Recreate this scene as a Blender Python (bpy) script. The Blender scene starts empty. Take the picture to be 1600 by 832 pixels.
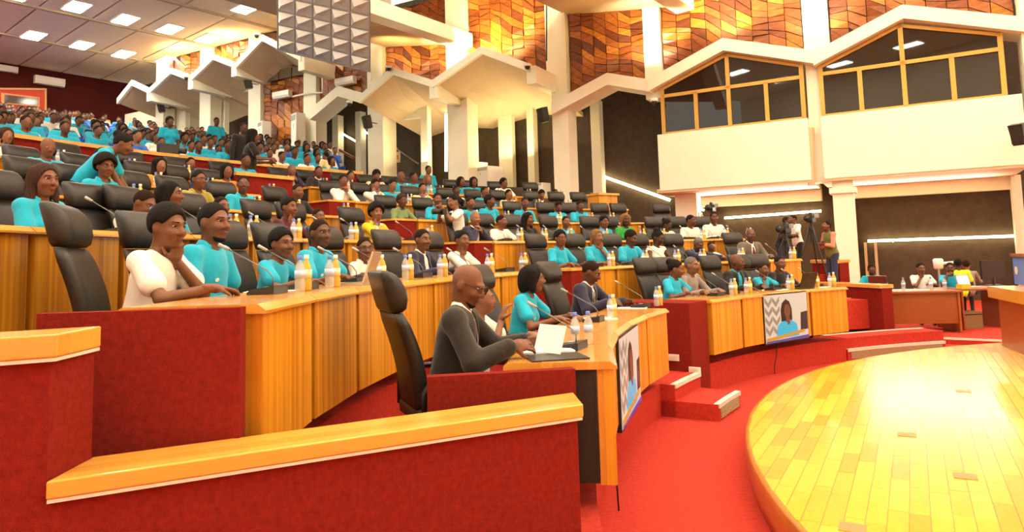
import bpy, bmesh, math, random
import numpy as np
from mathutils import Vector, Matrix
random.seed(7); RNG = np.random.default_rng(7)
PI = math.pi
scene = bpy.context.scene
COL = scene.collection

# ------------------------------------------------------------------ camera
FPX, PITCH, ROLL, HORIZ, EYE = 1076.4, .0862, .028, 402.0, 1.62
CYP = HORIZ - FPX*math.tan(PITCH)
cd = bpy.data.cameras.new('camera'); cam = bpy.data.objects.new('camera', cd); COL.objects.link(cam)
cam.location = (0, 0, EYE)
cam.matrix_world = Matrix.Translation((0, 0, EYE)) @ Matrix.Rotation(PI/2 + PITCH, 4, 'X') @ Matrix.Rotation(-ROLL, 4, 'Z')
cd.sensor_fit = 'HORIZONTAL'; cd.sensor_width = 36; cd.lens = 36*FPX/1600
cd.shift_y = -(416 - CYP)/1600; cd.clip_end = 200; cd.clip_start = .05
scene.camera = cam
# ------------------------------------------------------------------ world, exposure
w = bpy.data.worlds.new('hall'); scene.world = w; w.use_nodes = True
bg = w.node_tree.nodes['Background']; bg.inputs[0].default_value = (1, .90, .74, 1); bg.inputs[1].default_value = .85
scene.view_settings.view_transform = 'Standard'; scene.view_settings.look = 'None'
scene.view_settings.exposure = 1.15; scene.view_settings.gamma = 1; scene.view_settings.use_curve_mapping = False
scene.cycles.use_denoising = True; scene.cycles.max_bounces = 6; scene.cycles.transparent_max_bounces = 12
scene.cycles.sample_clamp_indirect = 6; scene.cycles.caustics_reflective = False; scene.cycles.caustics_refractive = False
LAMP = (1, .90, .70)

# ------------------------------------------------------------------ place: hemicycle round C
C = np.array([7.967, 3.184])
def Rk(k): return 7.485 + 1.53*(k-1)
def zk(k): return 1.064 + .395*(k-1)          # desk top of row k
def zf(k): return zk(k) - .75                 # floor of row k
def rake(R): return 1.064 + .395*(R-7.485)/1.53
def rakeb(R): return rake(16.8) + .214*(R-16.8)   # gentler slope of the blue seats
def ray(px, py):
    x = px-800; y = -(py-CYP); c, s = math.cos(ROLL), math.sin(ROLL)
    xr = c*x+s*y; yr = -s*x+c*y; cp, sp = math.cos(PITCH), math.sin(PITCH)
    return np.array([xr, cp*FPX-sp*yr, sp*FPX+cp*yr])
def onz(px, py, z):
    v = ray(px, py); t = (z-EYE)/v[2]; return np.array([v[0]*t, v[1]*t, z])
def oncyl(px, py, R):
    v = ray(px, py); a = v[0]**2+v[1]**2; b = -2*(v[0]*C[0]+v[1]*C[1]); c = C@C-R*R
    D = max(b*b-4*a*c, 0); t = (-b+math.sqrt(D))/2/a
    return np.array([v[0]*t, v[1]*t, EYE+v[2]*t])
def ondepth(px, py, d):
    v = ray(px, py); return v*(d/v[1])+np.array([0, 0, EYE])
def pol(R, a, z=0):
    a = math.radians(a); return (C[0]+R*math.cos(a), C[1]+R*math.sin(a), z)
def angof(p): return math.degrees(math.atan2(p[1]-C[1], p[0]-C[0])) % 360
def inward(a): return math.radians(a)+PI/2     # z rotation that turns local +Y to the centre
W0 = np.array([8.55, 18.4]); WD = np.array([-1.79, 1])/math.hypot(1.79, 1); WN = np.array([-1, -1.79])/math.hypot(1.79, 1)
def W(s, z, p=0):
    q = W0+WD*s+WN*p; return (q[0], q[1], z)
def onwall(px, py, p=0):
    v = ray(px, py); t = ((W0+WN*p)@WN)/(v[:2]@WN); q = v*t+np.array([0, 0, EYE]); return (q[:2]-W0)@WD, q[2]

# ------------------------------------------------------------------ object helpers
def link(o, parent=None):
    COL.objects.link(o)
    if parent is not None: o.parent = parent
    return o
def tag(o, label, cat, group=None, kind=None):
    if label: o['label'] = label
    if cat: o['category'] = cat
    if group: o['group'] = group
    if kind: o['kind'] = kind
    return o
def thing(name, label, cat, loc=(0,0,0), rz=0, group=None):
    o = bpy.data.objects.new(name, None); o.empty_display_size = .1
    o.location = loc; o.rotation_euler = (0, 0, rz); COL.objects.link(o)
    return tag(o, label, cat, group)
class MB:
    def __init__(s): s.v = []; s.f = []; s.m = []
    def add(s, vs, fs, mi=0):
        n = len(s.v); s.v += [tuple(v) for v in vs]
        for f in fs: s.f.append(tuple(i+n for i in f)); s.m.append(mi)
        return s
    def box(s, a, b, mi=0):
        x0,y0,z0 = a; x1,y1,z1 = b
        return s.add([(x0,y0,z0),(x1,y0,z0),(x1,y1,z0),(x0,y1,z0),(x0,y0,z1),(x1,y0,z1),(x1,y1,z1),(x0,y1,z1)],
            [(3,2,1,0),(4,5,6,7),(0,1,5,4),(1,2,6,5),(2,3,7,6),(3,0,4,7)], mi)
    def prism(s, poly, vec, mi=0):             # poly: list of 3d points, extruded by vec
        n = len(poly); a = [Vector(p) for p in poly]; vec = Vector(vec)
        nrm = Vector((0,0,0))
        for i in range(n): nrm += a[i].cross(a[(i+1)%n])
        if nrm.dot(vec) < 0: a.reverse()
        vs = a+[p+vec for p in a]
        fs = [tuple(range(n-1,-1,-1)), tuple(range(n,2*n))]+[(i,(i+1)%n,(i+1)%n+n,i+n) for i in range(n)]
        return s.add(vs, fs, mi)
    def tube(s, pts, r, n=8, mi=0, caps=True):
        pts = [Vector(p) for p in pts]; rs = r if hasattr(r,'__len__') else [r]*len(pts)
        rings = []; up = None
        for i,p in enumerate(pts):
            d = (pts[min(i+1,len(pts)-1)]-pts[max(i-1,0)]).normalized()
            if up is None: up = Vector((0,0,1)) if abs(d.z)<.9 else Vector((1,0,0))
            x = d.cross(up).normalized(); y = x.cross(d).normalized(); up = y
            rings.append([p+(x*math.cos(2*PI*k/n)+y*math.sin(2*PI*k/n))*rs[i] for k in range(n)])
        vs = [q for rg in rings for q in rg]; fs = []
        for i in range(len(rings)-1):
            for k in range(n): fs.append((i*n+(k+1)%n, i*n+k, (i+1)*n+k, (i+1)*n+(k+1)%n))
        if caps: fs += [tuple(range(n)), tuple(range(len(vs)-1, len(vs)-n-1, -1))]
        return s.add(vs, fs, mi)
    def lathe(s, prof, n=12, mi=0, c=(0,0,0)):  # prof: (r,z) from bottom
        vs = [(c[0]+r*math.cos(2*PI*k/n), c[1]+r*math.sin(2*PI*k/n), c[2]+z) for r,z in prof for k in range(n)]; fs = []
        for i in range(len(prof)-1):
            for k in range(n): fs.append((i*n+k, i*n+(k+1)%n, (i+1)*n+(k+1)%n, (i+1)*n+k))
        fs += [tuple(range(n-1,-1,-1)), tuple(range(len(vs)-n, len(vs)))]
        return s.add(vs, fs, mi)
    def loft(s, secs, mi=0):                   # closed sections with equal point count
        n = len(secs[0]); vs = [p for q in secs for p in q]; fs = []
        for i in range(len(secs)-1):
            for k in range(n): fs.append((i*n+k, i*n+(k+1)%n, (i+1)*n+(k+1)%n, (i+1)*n+k))
        fs += [tuple(range(n-1,-1,-1)), tuple(range(len(vs)-n, len(vs)))]
        return s.add(vs, fs, mi)
    def sector(s, R0, R1, a0, a1, z0, z1, n=None, mi=0):   # annular block round C, degrees
        n = n or max(1, int(abs(a1-a0)/2.5)); vs = []
        for i in range(n+1):
            a = a0+(a1-a0)*i/n
            vs += [pol(R0,a,z0), pol(R1,a,z0), pol(R1,a,z1), pol(R0,a,z1)]
        fs = []
        for i in range(n):
            b = i*4; c = b+4
            fs += [(b,b+1,c+1,c), (b+1,b+2,c+2,c+1), (b+2,b+3,c+3,c+2), (b+3,b,c,c+3)]
        fs += [(3,2,1,0), (n*4,n*4+1,n*4+2,n*4+3)]
        if a1 < a0: fs = [tuple(reversed(f)) for f in fs]
        return s.add(vs, [tuple(reversed(f)) for f in fs], mi)
    def mesh(s, name, mats, smooth=False):
        me = bpy.data.meshes.new(name); me.from_pydata(s.v, [], s.f)
        for m in (mats if isinstance(mats,(list,tuple)) else [mats]): me.materials.append(m)
        if any(s.m): me.polygons.foreach_set('material_index', s.m)
        if smooth: me.polygons.foreach_set('use_smooth', [True]*len(s.f))
        me.update(); return me
    def build(s, name, mats, parent=None, smooth=False, bevel=0):
        o = link(bpy.data.objects.new(name, s.mesh(name, mats, smooth)), parent)
        if bevel:
            b = o.modifiers.new('b','BEVEL'); b.width = bevel; b.segments = 2; b.limit_method = 'ANGLE'
        return o
def dup(root, loc=None, rz=None, label=None, group=None):
    r = root.copy(); COL.objects.link(r)
    if loc is not None: r.location = loc
    if rz is not None: r.rotation_euler = (0,0,rz)
    if label: r['label'] = label
    if group: r['group'] = group
    for ch in root.children:
        c = ch.copy(); COL.objects.link(c); c.parent = r
        for g in ch.children:
            d = g.copy(); COL.objects.link(d); d.parent = c
    return r
def struct(name, mb, m, parent=None, label=None, smooth=False):
    o = mb.build(name, m, parent, smooth)
    if parent is None:
        o['kind'] = 'structure'
        if label: o['label'] = label
    return o
def inst(name, me, parent, loc=(0,0,0), rot=(0,0,0)):
    o = bpy.data.objects.new(name, me); o.location = loc; o.rotation_euler = rot
    return link(o, parent)

# ------------------------------------------------------------------ materials
MATS = {}
def mat(name, col, rough=.6, metal=0, spec=.5, emit=0, var=0, vscale=8, bump=0, bscale=60, trans=0, alpha=1, coat=0, stretch=None, ecol=None, sheen=0):
    m = bpy.data.materials.new(name); m.use_nodes = True; nt = m.node_tree; N = nt.nodes; L = nt.links
    b = N['Principled BSDF']; b.inputs['Base Color'].default_value = (*col,1); b.inputs['Roughness'].default_value = rough
    b.inputs['Metallic'].default_value = metal; b.inputs['Specular IOR Level'].default_value = spec
    b.inputs['Transmission Weight'].default_value = trans; b.inputs['Coat Weight'].default_value = coat; b.inputs['Coat Roughness'].default_value = .22; b.inputs['Alpha'].default_value = alpha
    b.inputs['Sheen Weight'].default_value = sheen
    if emit:
        b.inputs['Emission Color'].default_value = (*(ecol or col),1); b.inputs['Emission Strength'].default_value = emit
    if var or bump:
        tc = N.new('ShaderNodeTexCoord'); src = tc.outputs['Object']
        if stretch:
            mp = N.new('ShaderNodeMapping'); mp.inputs['Scale'].default_value = stretch; L.new(src, mp.inputs[0]); src = mp.outputs[0]
    if var:
        nz = N.new('ShaderNodeTexNoise'); nz.inputs['Scale'].default_value = vscale; nz.inputs['Detail'].default_value = 4; L.new(src, nz.inputs['Vector'])
        cr = N.new('ShaderNodeValToRGB'); cr.color_ramp.elements[0].position = .3; cr.color_ramp.elements[1].position = .7
        cr.color_ramp.elements[0].color = (*[c*(1-var) for c in col],1); cr.color_ramp.elements[1].color = (*[min(1,c*(1+var)) for c in col],1)
        L.new(nz.outputs[0], cr.inputs[0]); L.new(cr.outputs[0], b.inputs['Base Color'])
    if bump:
        n2 = N.new('ShaderNodeTexNoise'); n2.inputs['Scale'].default_value = bscale; L.new(src, n2.inputs['Vector'])
        bp = N.new('ShaderNodeBump'); bp.inputs['Strength'].default_value = bump; bp.inputs['Distance'].default_value = .01
        L.new(n2.outputs[0], bp.inputs['Height']); L.new(bp.outputs[0], b.inputs['Normal'])
    MATS[name] = m; return m
def wood(name, c0, c1, strip=.03, rough=.3, axis=0, rand=True, coat=.2):
    m = bpy.data.materials.new(name); m.use_nodes = True; nt = m.node_tree; N = nt.nodes; L = nt.links; b = N['Principled BSDF']
    tc = N.new('ShaderNodeTexCoord'); sp = N.new('ShaderNodeSeparateXYZ'); L.new(tc.outputs['Object'], sp.inputs[0])
    dv = N.new('ShaderNodeMath'); dv.operation = 'DIVIDE'; dv.inputs[1].default_value = strip; L.new(sp.outputs[axis], dv.inputs[0])
    fl = N.new('ShaderNodeMath'); fl.operation = 'FLOOR'; L.new(dv.outputs[0], fl.inputs[0])
    oi = N.new('ShaderNodeObjectInfo'); ml = N.new('ShaderNodeMath'); ml.operation = 'MULTIPLY'; ml.inputs[1].default_value = 97; L.new(oi.outputs['Random'], ml.inputs[0])
    ad = N.new('ShaderNodeMath'); ad.operation = 'ADD'; L.new(fl.outputs[0], ad.inputs[0]); L.new(ml.outputs[0], ad.inputs[1])
    wn = N.new('ShaderNodeTexWhiteNoise'); wn.noise_dimensions = '1D'; L.new(ad.outputs[0], wn.inputs['W'])
    mp = N.new('ShaderNodeMapping'); sc = [6,6,6]; sc[axis] = 60
    if axis == 0: sc = [60,60,2.5]
    else: sc = [3,60,60]
    mp.inputs['Scale'].default_value = sc; L.new(tc.outputs['Object'], mp.inputs[0])
    nz = N.new('ShaderNodeTexNoise'); nz.inputs['Scale'].default_value = 1; nz.inputs['Detail'].default_value = 3; L.new(mp.outputs[0], nz.inputs['Vector'])
    mx = N.new('ShaderNodeMix'); mx.data_type = 'FLOAT'; mx.inputs[0].default_value = .45; L.new(wn.outputs[0], mx.inputs[2]); L.new(nz.outputs[0], mx.inputs[3])
    cr = N.new('ShaderNodeValToRGB'); cr.color_ramp.elements[0].position = .15; cr.color_ramp.elements[1].position = .85
    cr.color_ramp.elements[0].color = (*c0,1); cr.color_ramp.elements[1].color = (*c1,1); L.new(mx.outputs[0], cr.inputs[0])
    L.new(cr.outputs[0], b.inputs['Base Color']); b.inputs['Roughness'].default_value = rough; b.inputs['Coat Weight'].default_value = coat; b.inputs['Coat Roughness'].default_value = .15
    MATS[name] = m; return m
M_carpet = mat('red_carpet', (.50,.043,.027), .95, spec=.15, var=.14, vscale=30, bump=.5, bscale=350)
M_carpet_shaded = mat('red_carpet_shaded', (.215,.015,.008), .95, spec=.15, var=.16, vscale=45, bump=.6, bscale=300)  # the floor's red carpet, darkened to put shade into upright faces
M_rcarpet_dark = mat('rear_carpet_darkened', (.12,.018,.012), .95, spec=.15, var=.1, vscale=30)  # same red carpet, darkened to cut red bounce light on the ceiling
M_rearwall = mat('maroon_rear_wall', (.075,.010,.008), .9, spec=.15, var=.08, vscale=3)
M_panel = wood('striped_amber_wood', (.45,.155,.007), (.80,.38,.024), .022, .35)
M_top = wood('amber_desktop', (.54,.22,.028), (.72,.34,.055), .06, .22, axis=1, coat=.5)
M_cap = wood('honey_rail_wood', (.58,.27,.035), (.76,.40,.07), .07, .25, axis=1, coat=.4)
M_darkgap = mat('dark_gap', (.018,.010,.006), .7)  # near-black, for shaded desk gaps; also crate band and speaker grille
M_bwood = wood('brown_table_wood', (.22,.050,.010), (.33,.085,.018), .2, .3, axis=1)
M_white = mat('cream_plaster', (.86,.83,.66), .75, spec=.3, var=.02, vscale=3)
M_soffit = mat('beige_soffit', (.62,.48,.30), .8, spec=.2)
M_ceil = mat('ceiling_board', (.86,.75,.54), .85, spec=.2, var=.02, vscale=2)
M_ceilgap = mat('ceiling_joint', (.13,.10,.075), .9)
M_ceilrib = mat('ceiling_rib', (.52,.43,.27), .8)
M_dark = mat('brown_acoustic_fabric', (.072,.052,.033), .7, spec=.25, var=.15, vscale=5)
M_black = mat('black_leather', (.013,.011,.009), .42, spec=.45, var=.15, vscale=40, bump=.15, bscale=250)
M_blackp = mat('black_plastic', (.012,.012,.012), .4)
M_metal = mat('brushed_steel', (.55,.52,.48), .3, metal=1)
M_silver = mat('silver_reflector', (.78,.74,.68), .36, metal=.35)
M_grey = mat('grey_plastic', (.35,.34,.32), .5)
M_wplast = mat('white_plastic', (.82,.79,.72), .4)
M_gold = mat('golden_frame', (.55,.32,.055), .45, metal=.2)
M_blue = mat('blue_seat_fabric', (.012,.065,.36), .85, spec=.2, var=.1, vscale=12)
M_strip = mat('light_strip', (1,.82,.5), emit=11, ecol=(1,.80,.45))
M_lamp = mat('lamp_diffuser', (1,.95,.85), emit=30, ecol=LAMP)
M_nose = mat('white_nosing', (.72,.66,.56), .5)
M_paper = mat('white_paper', (.88,.87,.84), .7)
M_trous = mat('dark_trousers', (.016,.017,.024), .8, var=.1)
def glassmat(name, col, fac, rough=.05):
    m = bpy.data.materials.new(name); m.use_nodes = True; nt = m.node_tree; N = nt.nodes; L = nt.links
    b = N['Principled BSDF']; b.inputs['Base Color'].default_value = (*col,1); b.inputs['Roughness'].default_value = rough
    t = N.new('ShaderNodeBsdfTransparent'); t.inputs[0].default_value = (*[min(1,.5+.5*c) for c in col],1); mx = N.new('ShaderNodeMixShader'); mx.inputs[0].default_value = fac
    L.new(t.outputs[0], mx.inputs[1]); L.new(b.outputs[0], mx.inputs[2]); L.new(mx.outputs[0], N['Material Output'].inputs[0]); return m
M_water = glassmat('clear_plastic', (.85,.87,.86), .30)
M_juice = glassmat('yellow_drink', (.75,.50,.08), .75)
M_bluecap = mat('blue_cap', (.12,.20,.62), .4)
M_blabel = mat('pale_blue_label', (.45,.55,.80), .5)
M_ylabel = mat('pale_yellow_label', (.85,.80,.50), .5)
M_glass = mat('tinted_glass', (.012,.007,.005), .02, spec=.62)
# ================================================================== THE SETTING
# ---- floors and tiers
def wall_ang(R, p=0.2):                        # angle where circle R meets the side wall
    for i in range(0, 900):
        a = 60+i*.1; q = pol(R, a)
        if (np.array(q[:2])-W0)@WN > p: return a
    return 150
mb = MB(); mb.prism([(-12,-12,0),(30,-12,0),(30,12,0),W(-14,0,-2.6),W(14,0,-2.6),(-12,20,0)], (0,0,-.2)); struct('floor', mb, M_carpet, label='red carpeted hall floor')
# raised carpet platform by the right-hand wall
e0, e1 = onz(1395,525,.1), onz(1600,533.5,.1)
mb = MB(); dv = (e1-e0); dv /= np.linalg.norm(dv)
far = e1+dv*8
mb.prism([tuple(e0[:2])+(0,), tuple(far[:2])+(0,), W(-14,0,-2.5), W(-.2,0,-2.5), (e0[0]+1.2, e0[1]+3.0, 0)], (0,0,.1)); o = struct('floor_platform', mb, M_carpet, label='low red platform by the right wall')
mb = MB(); n2 = np.array([dv[1], -dv[0]])
mb.prism([(e0[0]+n2[0]*.01,e0[1]+n2[1]*.01,.075),(far[0]+n2[0]*.01,far[1]+n2[1]*.01,.075),(far[0]-n2[0]*.03,far[1]-n2[1]*.03,.075),(e0[0]-n2[0]*.03,e0[1]-n2[1]*.03,.075)], (0,0,.03)); mb.build('nosing', M_nose, o)
# desk tiers
RIGHT = {1:115.3, 2:99.2, 3:99.2, 4:108, 5:113, 6:117}
for k in range(1, 7):
    a0 = max(RIGHT[k], wall_ang(Rk(k)+1.6, -.3))
    mb = MB(); mb.sector(Rk(k)+.10, Rk(k+1)+.12, a0, 183.0, -.05 if k==1 else zf(k-1)-.1, zf(k)); struct('floor_tier', mb, M_carpet, label='red carpeted desk tier')
# blue-seat tiers up to the rear wall
BS, R_B0 = 1.08, 16.8
BR = []
R = R_B0+.12; i = 0
AV, BV = np.array([.64,.768]), np.array([-.768,.64])
while R < 47:
    z = rakeb(R+.3)-.75+.02; a0 = wall_ang(R+BS, -.4)
    a1 = 162.0
    while a1 > a0+2 and np.array(pol(R+.9, a1)[:2])@BV > 39.2: a1 -= .5
    # keep the part of the arc that lies before the rear wall
    lo = a0
    while lo < a1-2 and np.array(pol(R+.9, lo)[:2])@BV > 39.2: lo += .5
    mids = [lo+(a1-lo)*t/20 for t in range(21)]
    if a1-lo < 3 or max(np.array(pol(R+.5, m)[:2])@BV for m in mids) > 40.5: break
    mb = MB(); lo = max(lo, 121 if R < 24 else 0); mb.sector(R, R+BS+.03, lo, a1, z-.8, z); struct('floor_tier', mb, M_rcarpet_dark, label='red carpeted tier of the blue seats'); BR.append((R, z, lo, a1)); R += BS
# ---- aisle steps between the two desk blocks, and at the right end
def stair(a0, a1, ks, R0off, first=False, vent=True):
    for k in ks:
        zb = 0 if k == 1 else zf(k-1); rise = zf(k)-zb; n = 2
        for j in range(n):
            z1 = zb+rise*(j+1)/n
            if j == n-1 and k > 1: pass
            ra = Rk(k)+R0off-.42*(n-1-j); rb = Rk(k)+.14
            mb = MB(); mb.sector(ra, rb+.02, a0, a1, zb-.02, z1-.001 if j == n-1 else z1); o = struct('stair_step', mb, M_carpet, label='red carpeted aisle step')
            mb = MB(); mb.sector(ra-.012, ra+.045, a0+.05, a1-.05, z1-.035, z1+.006); mb.build('nosing', M_nose, o)
            if k == 1 and j == 0 and vent:
                mb = MB()
                for q in range(5): mb.sector(ra-.012, ra, a0+.5, a1-.5, zb+.02+q*.02, zb+.032+q*.02)
                mb.build('vent_grille', mat('vent_beige', (.45,.36,.2), .6), o)
stair(143.6, 149.6, range(1,7), -.05)
stair(100.8, 114.8, (1,2), .55)
# ---- stage disc with parquet
SR, SZ = 6.62, .255
seg = 160
mb = MB()
prof = [(SR-.12,-.01),(SR-.02,.02),(SR-.005,.10),(SR,.20),(SR,SZ-.012),(SR-.008,SZ-.002),(SR-.03,SZ-.001),(.01,SZ-.012)]
stage = thing('stage', 'round low wooden stage with glossy parquet top', 'stage', (C[0],C[1],0))
mb.lathe([(r,z) for r,z in prof], seg); mb.build('stage_base', wood('stage_side', (.28,.10,.015), (.46,.18,.03), .05, .3), stage, smooth=True)
PQ = [mat('parquet_%d'%i, c, .20, spec=.34, var=.14, vscale=6, coat=0, stretch=(3,25,3)) for i,c in enumerate([(.62,.355,.018),(.68,.40,.024),(.55,.29,.014),(.74,.46,.035),(.64,.37,.02)])]
M_plate = mat('floor_socket', (.42,.19,.05), .4)
pd = np.array([.50,.866]); pn = np.array([pd[1],-pd[0]])
circ = [np.array([(SR-.03)*math.cos(2*PI*i/90), (SR-.03)*math.sin(2*PI*i/90)]) for i in range(90)]
def clip(poly):
    for i in range(90):
        a = circ[i]; b = circ[(i+1)%90]; e = b-a; nn = np.array([-e[1], e[0]]); out = []
        d = [(p-a)@nn for p in poly]
        if min(d) >= 0: continue
        for j in range(len(poly)):
            p, q = poly[j], poly[(j+1)%len(poly)]; dp, dq = d[j], d[(j+1)%len(poly)]
            if dp >= 0: out.append(p)
            if dp*dq < 0: out.append(p+(q-p)*dp/(dp-dq))
        poly = out
        if len(poly) < 3: return None
    return poly
BWd, BL = .095, .5; boards = []
ni = int(2*SR/BWd)+2
camp = -C
for i in range(-ni//2, ni//2+1):
    off = RNG.random()*BL; v0 = i*BWd; u = -SR-off
    while u < SR:
        L = BL*(.7+.6*RNG.random()); g = .0015
        c4 = [pd*(u+g)+pn*(v0+g), pd*(u+L-g)+pn*(v0+g), pd*(u+L-g)+pn*(v0+BWd-g), pd*(u+g)+pn*(v0+BWd-g)]
        u += L
        rr = [np.hypot(*p) for p in c4]
        if min(rr) > SR: continue
        if np.cross(c4[1]-c4[0], c4[2]-c4[0]) < 0: c4.reverse()
        poly = clip(c4) if max(rr) > SR-.04 else c4
        if poly is None: continue
        c0 = sum(poly)/len(poly); w0 = c0+C
        if w0[1] < .6: dist = 99
        else:
            px = 800+FPX*w0[0]/w0[1]; py = HORIZ+FPX*(EYE-SZ)/w0[1]
            dist = w0[1] if (px < 1640 and py < 850) else 90
        boards.append((dist, poly, RNG.integers(0,5)))
boards.sort(key=lambda b: b[0]); stuff = MB()
for n_, (dist, poly, ci) in enumerate(boards):
    z = SZ+RNG.random()*.0006
    if n_ < 300 and dist < 50:
        c0 = sum(poly)/len(poly); q = MB(); q.prism([(p[0]-c0[0],p[1]-c0[1],-.012) for p in poly], (0,0,.012)); o = q.build('board', PQ[ci], stage); o.location = (c0[0],c0[1],z)
    else: stuff.prism([(p[0],p[1],z-.012) for p in poly], (0,0,.012), int(ci))
o = stuff.build('parquet', PQ, stage); o['kind'] = 'stuff'
for px,py in [(1505,612),(1508,745),(1417,680),(1332,826)]:
    q = onz(px,py,SZ); mb = MB(); mb.box((-.06,-.06,0),(.06,.06,.004)); o = mb.build('floor_socket', M_plate, stage); o.location = (q[0]-C[0],q[1]-C[1],SZ); o.rotation_euler.z = -.5
# ---- foreground parapet and end walls of the first rows
def slabwall(name, p0, p1, th, z0, z1, m, parent=None, capz=None, label=None, over=.03):
    p0 = np.array(p0[:2]); p1 = np.array(p1[:2]); d = (p1-p0)/np.linalg.norm(p1-p0); n = np.array([-d[1], d[0]])
    mb = MB(); mb.prism([(*p0,z0),(*p1,z0),(*(p1+n*th),z0),(*(p0+n*th),z0)], (0,0,z1-z0)); o = struct(name, mb, m, parent, label)
    if capz:
        a, b = p0-n*over-d*.0, p1-n*over+d*over; L = np.linalg.norm(b-a)
        mb = MB(); w_ = th+2*over
        mb.prism([(0,0,0),(0,0,capz*.85),(0,.012,capz),(0,w_-.012,capz),(0,w_,capz*.85),(0,w_,0)], (L,0,0))
        c = mb.build('wooden_cap', M_cap, o); c.location = (*a,z1); c.rotation_euler.z = math.atan2(d[1],d[0])
        mb = MB(); mb.box((0,0,-.012),(L,w_,0)); c2 = mb.build('cap_trim', M_nose, o); c2.location = (*a,z1); c2.rotation_euler.z = math.atan2(d[1],d[0]); c2.scale = (.998,.98,1)
    return o
q0, q1 = onz(72,780,.895), onz(902,652,.895)
d_ = (q1-q0)[:2]/np.linalg.norm((q1-q0)[:2])
def shearwall(p0, p1, z1, capz, label, ov0, ov1):
    tv_ = np.array([.0,.235]); p0 = np.array(p0[:2]); p1 = np.array(p1[:2]); d = (p1-p0)/np.linalg.norm(p1-p0)
    mb = MB(); mb.prism([(*p0,0),(*p1,0),(*(p1+tv_),0),(*(p0+tv_),0)], (0,0,z1)); o = struct('wall_parapet', mb, M_carpet_shaded, None, label)
    fo = np.array([d[1],-d[0]])*.022; a = p0-d*ov0+fo; b = p1+d*ov1+fo; up = tv_-2*fo*np.array([1,1]); ang = math.atan2(d[1],d[0]); L = np.linalg.norm(b-a)
    ca, sa = math.cos(-ang), math.sin(-ang); u = np.array([ca*up[0]-sa*up[1], sa*up[0]+ca*up[1]])
    mb = MB(); mb.prism([(0,0,0),(L,0,0),(L+u[0],u[1],0),(u[0],u[1],0)], (0,0,capz)); c = mb.build('wooden_cap', M_cap, o, bevel=.006); c.location = (*a,z1); c.rotation_euler.z = ang
    mb = MB(); mb.prism([(.004,.004,-.012),(L-.004,.004,-.012),(L+u[0]-.004,u[1]-.004,-.012),(u[0]+.004,u[1]-.004,-.012)], (0,0,.0115)); c = mb.build('cap_trim', M_nose, o); c.location = (*a,z1); c.rotation_euler.z = ang
shearwall(q0, q1, .895, .058, 'red carpeted parapet with wooden cap in the foreground', 0, .02)
shearwall(q0[:2]-d_*1.9, q0[:2], 1.338, .075, 'taller red parapet with wooden cap at the left edge', 0, .02)
# red end boxes of rows 1 and 2 (near end)
a0, a1 = onz(668,590,1.042), onz(899,577,1.042)
slabwall('wall_end_box', a0, a1, .07, 0, 1.042, M_carpet_shaded, label='red carpeted box at the near end of the first row')
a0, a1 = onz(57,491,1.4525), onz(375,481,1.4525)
slabwall('wall_end_box', a0, a1, .07, 0, 1.4525, M_carpet_shaded, label='red carpeted box at the near end of the second row')
# red aisle boxes of the right block
for k in range(2, 6):
    mb = MB(); mb.sector(Rk(k), Rk(k)+.60, 141.6, 143.7, zf(k-1)-.1, zk(k)-.03); o = struct('wall_end_box', mb, M_carpet_shaded, label='red carpeted box at the aisle end of a right-block desk row')
    mb = MB(); mb.sector(Rk(k)-.01, Rk(k)+.60, 141.6, 143.8, zk(k)-.03, zk(k)); mb.build('wooden_cap', M_cap, o)
mb = MB(); mb.sector(Rk(1)+.04, Rk(1)+1.0, 139.9, 143.6, 0, zk(1)-.005); end1 = struct('wall_end_box', mb, M_carpet_shaded, label='red carpeted box at the aisle end of the first right-block row')
# step light plates
def plate(p, rz, label):
    t = thing('step_light', label, 'step light', p, rz)
    mb = MB(); mb.box((-.065,0,-.035),(.065,.014,.035)); mb.build('cover', M_wplast, t)
    mb = MB()
    for q in range(3): mb.box((-.05,.014,-.02+q*.018),(.05,.019,-.012+q*.018))
    mb.build('louvre', M_nose, t)
for px,py,w_ in [(1053,559,'upper'),(1086,579,'lower')]:
    a = 143.63; best = None
    for r in np.arange(7.45,9.2,.01):
        q = np.array(pol(r,a)); v = ray(px,py); e = abs(math.atan2(v[0],v[1])-math.atan2(q[0],q[1]))
        if best is None or e < best[0]: best = (e,r,q)
    q = best[2]; v = ray(px,py); z = EYE+v[2]*q[1]/v[1]
    plate((q[0],q[1],z), math.radians(a), '%s white louvred step light on the aisle box of the right block'%w_)
# right-hand red parapets of the right stairs
def radwall(a, R0, R1, z0, z1, th, label):
    p0 = pol(R0,a); p1 = pol(R1,a); return slabwall('wall_parapet', p0, p1, th, z0, z1, M_carpet_shaded, capz=.05, label=label)
radwall(100.3, 8.75, 10.4, 0, .93, .2, 'low red parapet with wooden cap beside the right stairs')
radwall(98.4, 10.3, 11.2, 0, 1.34, .2, 'upper red parapet with wooden cap where the man leans')
for px,py,w_ in [(1327,471,'topmost'),(1365,508,'middle'),(1376,524,'lowest')]:
    q = oncyl(px,py,{'topmost':10.3,'middle':9.3,'lowest':9.0}[w_]); a = 100.6; R = math.hypot(q[0]-C[0],q[1]-C[1]); p = pol(R,a,0)
    v = ray(px,py); plate((p[0],p[1],EYE+v[2]*p[1]/v[1]), math.radians(a), '%s white step light on the red parapet by the right stairs'%w_)
q = onz(1406,531,.05); plate((e0[0]+dv[0]*.12+n2[0]*.005, e0[1]+dv[1]*.12+n2[1]*.005, .045), math.atan2(dv[1],dv[0])+PI, 'white step light on the low platform riser')
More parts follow.
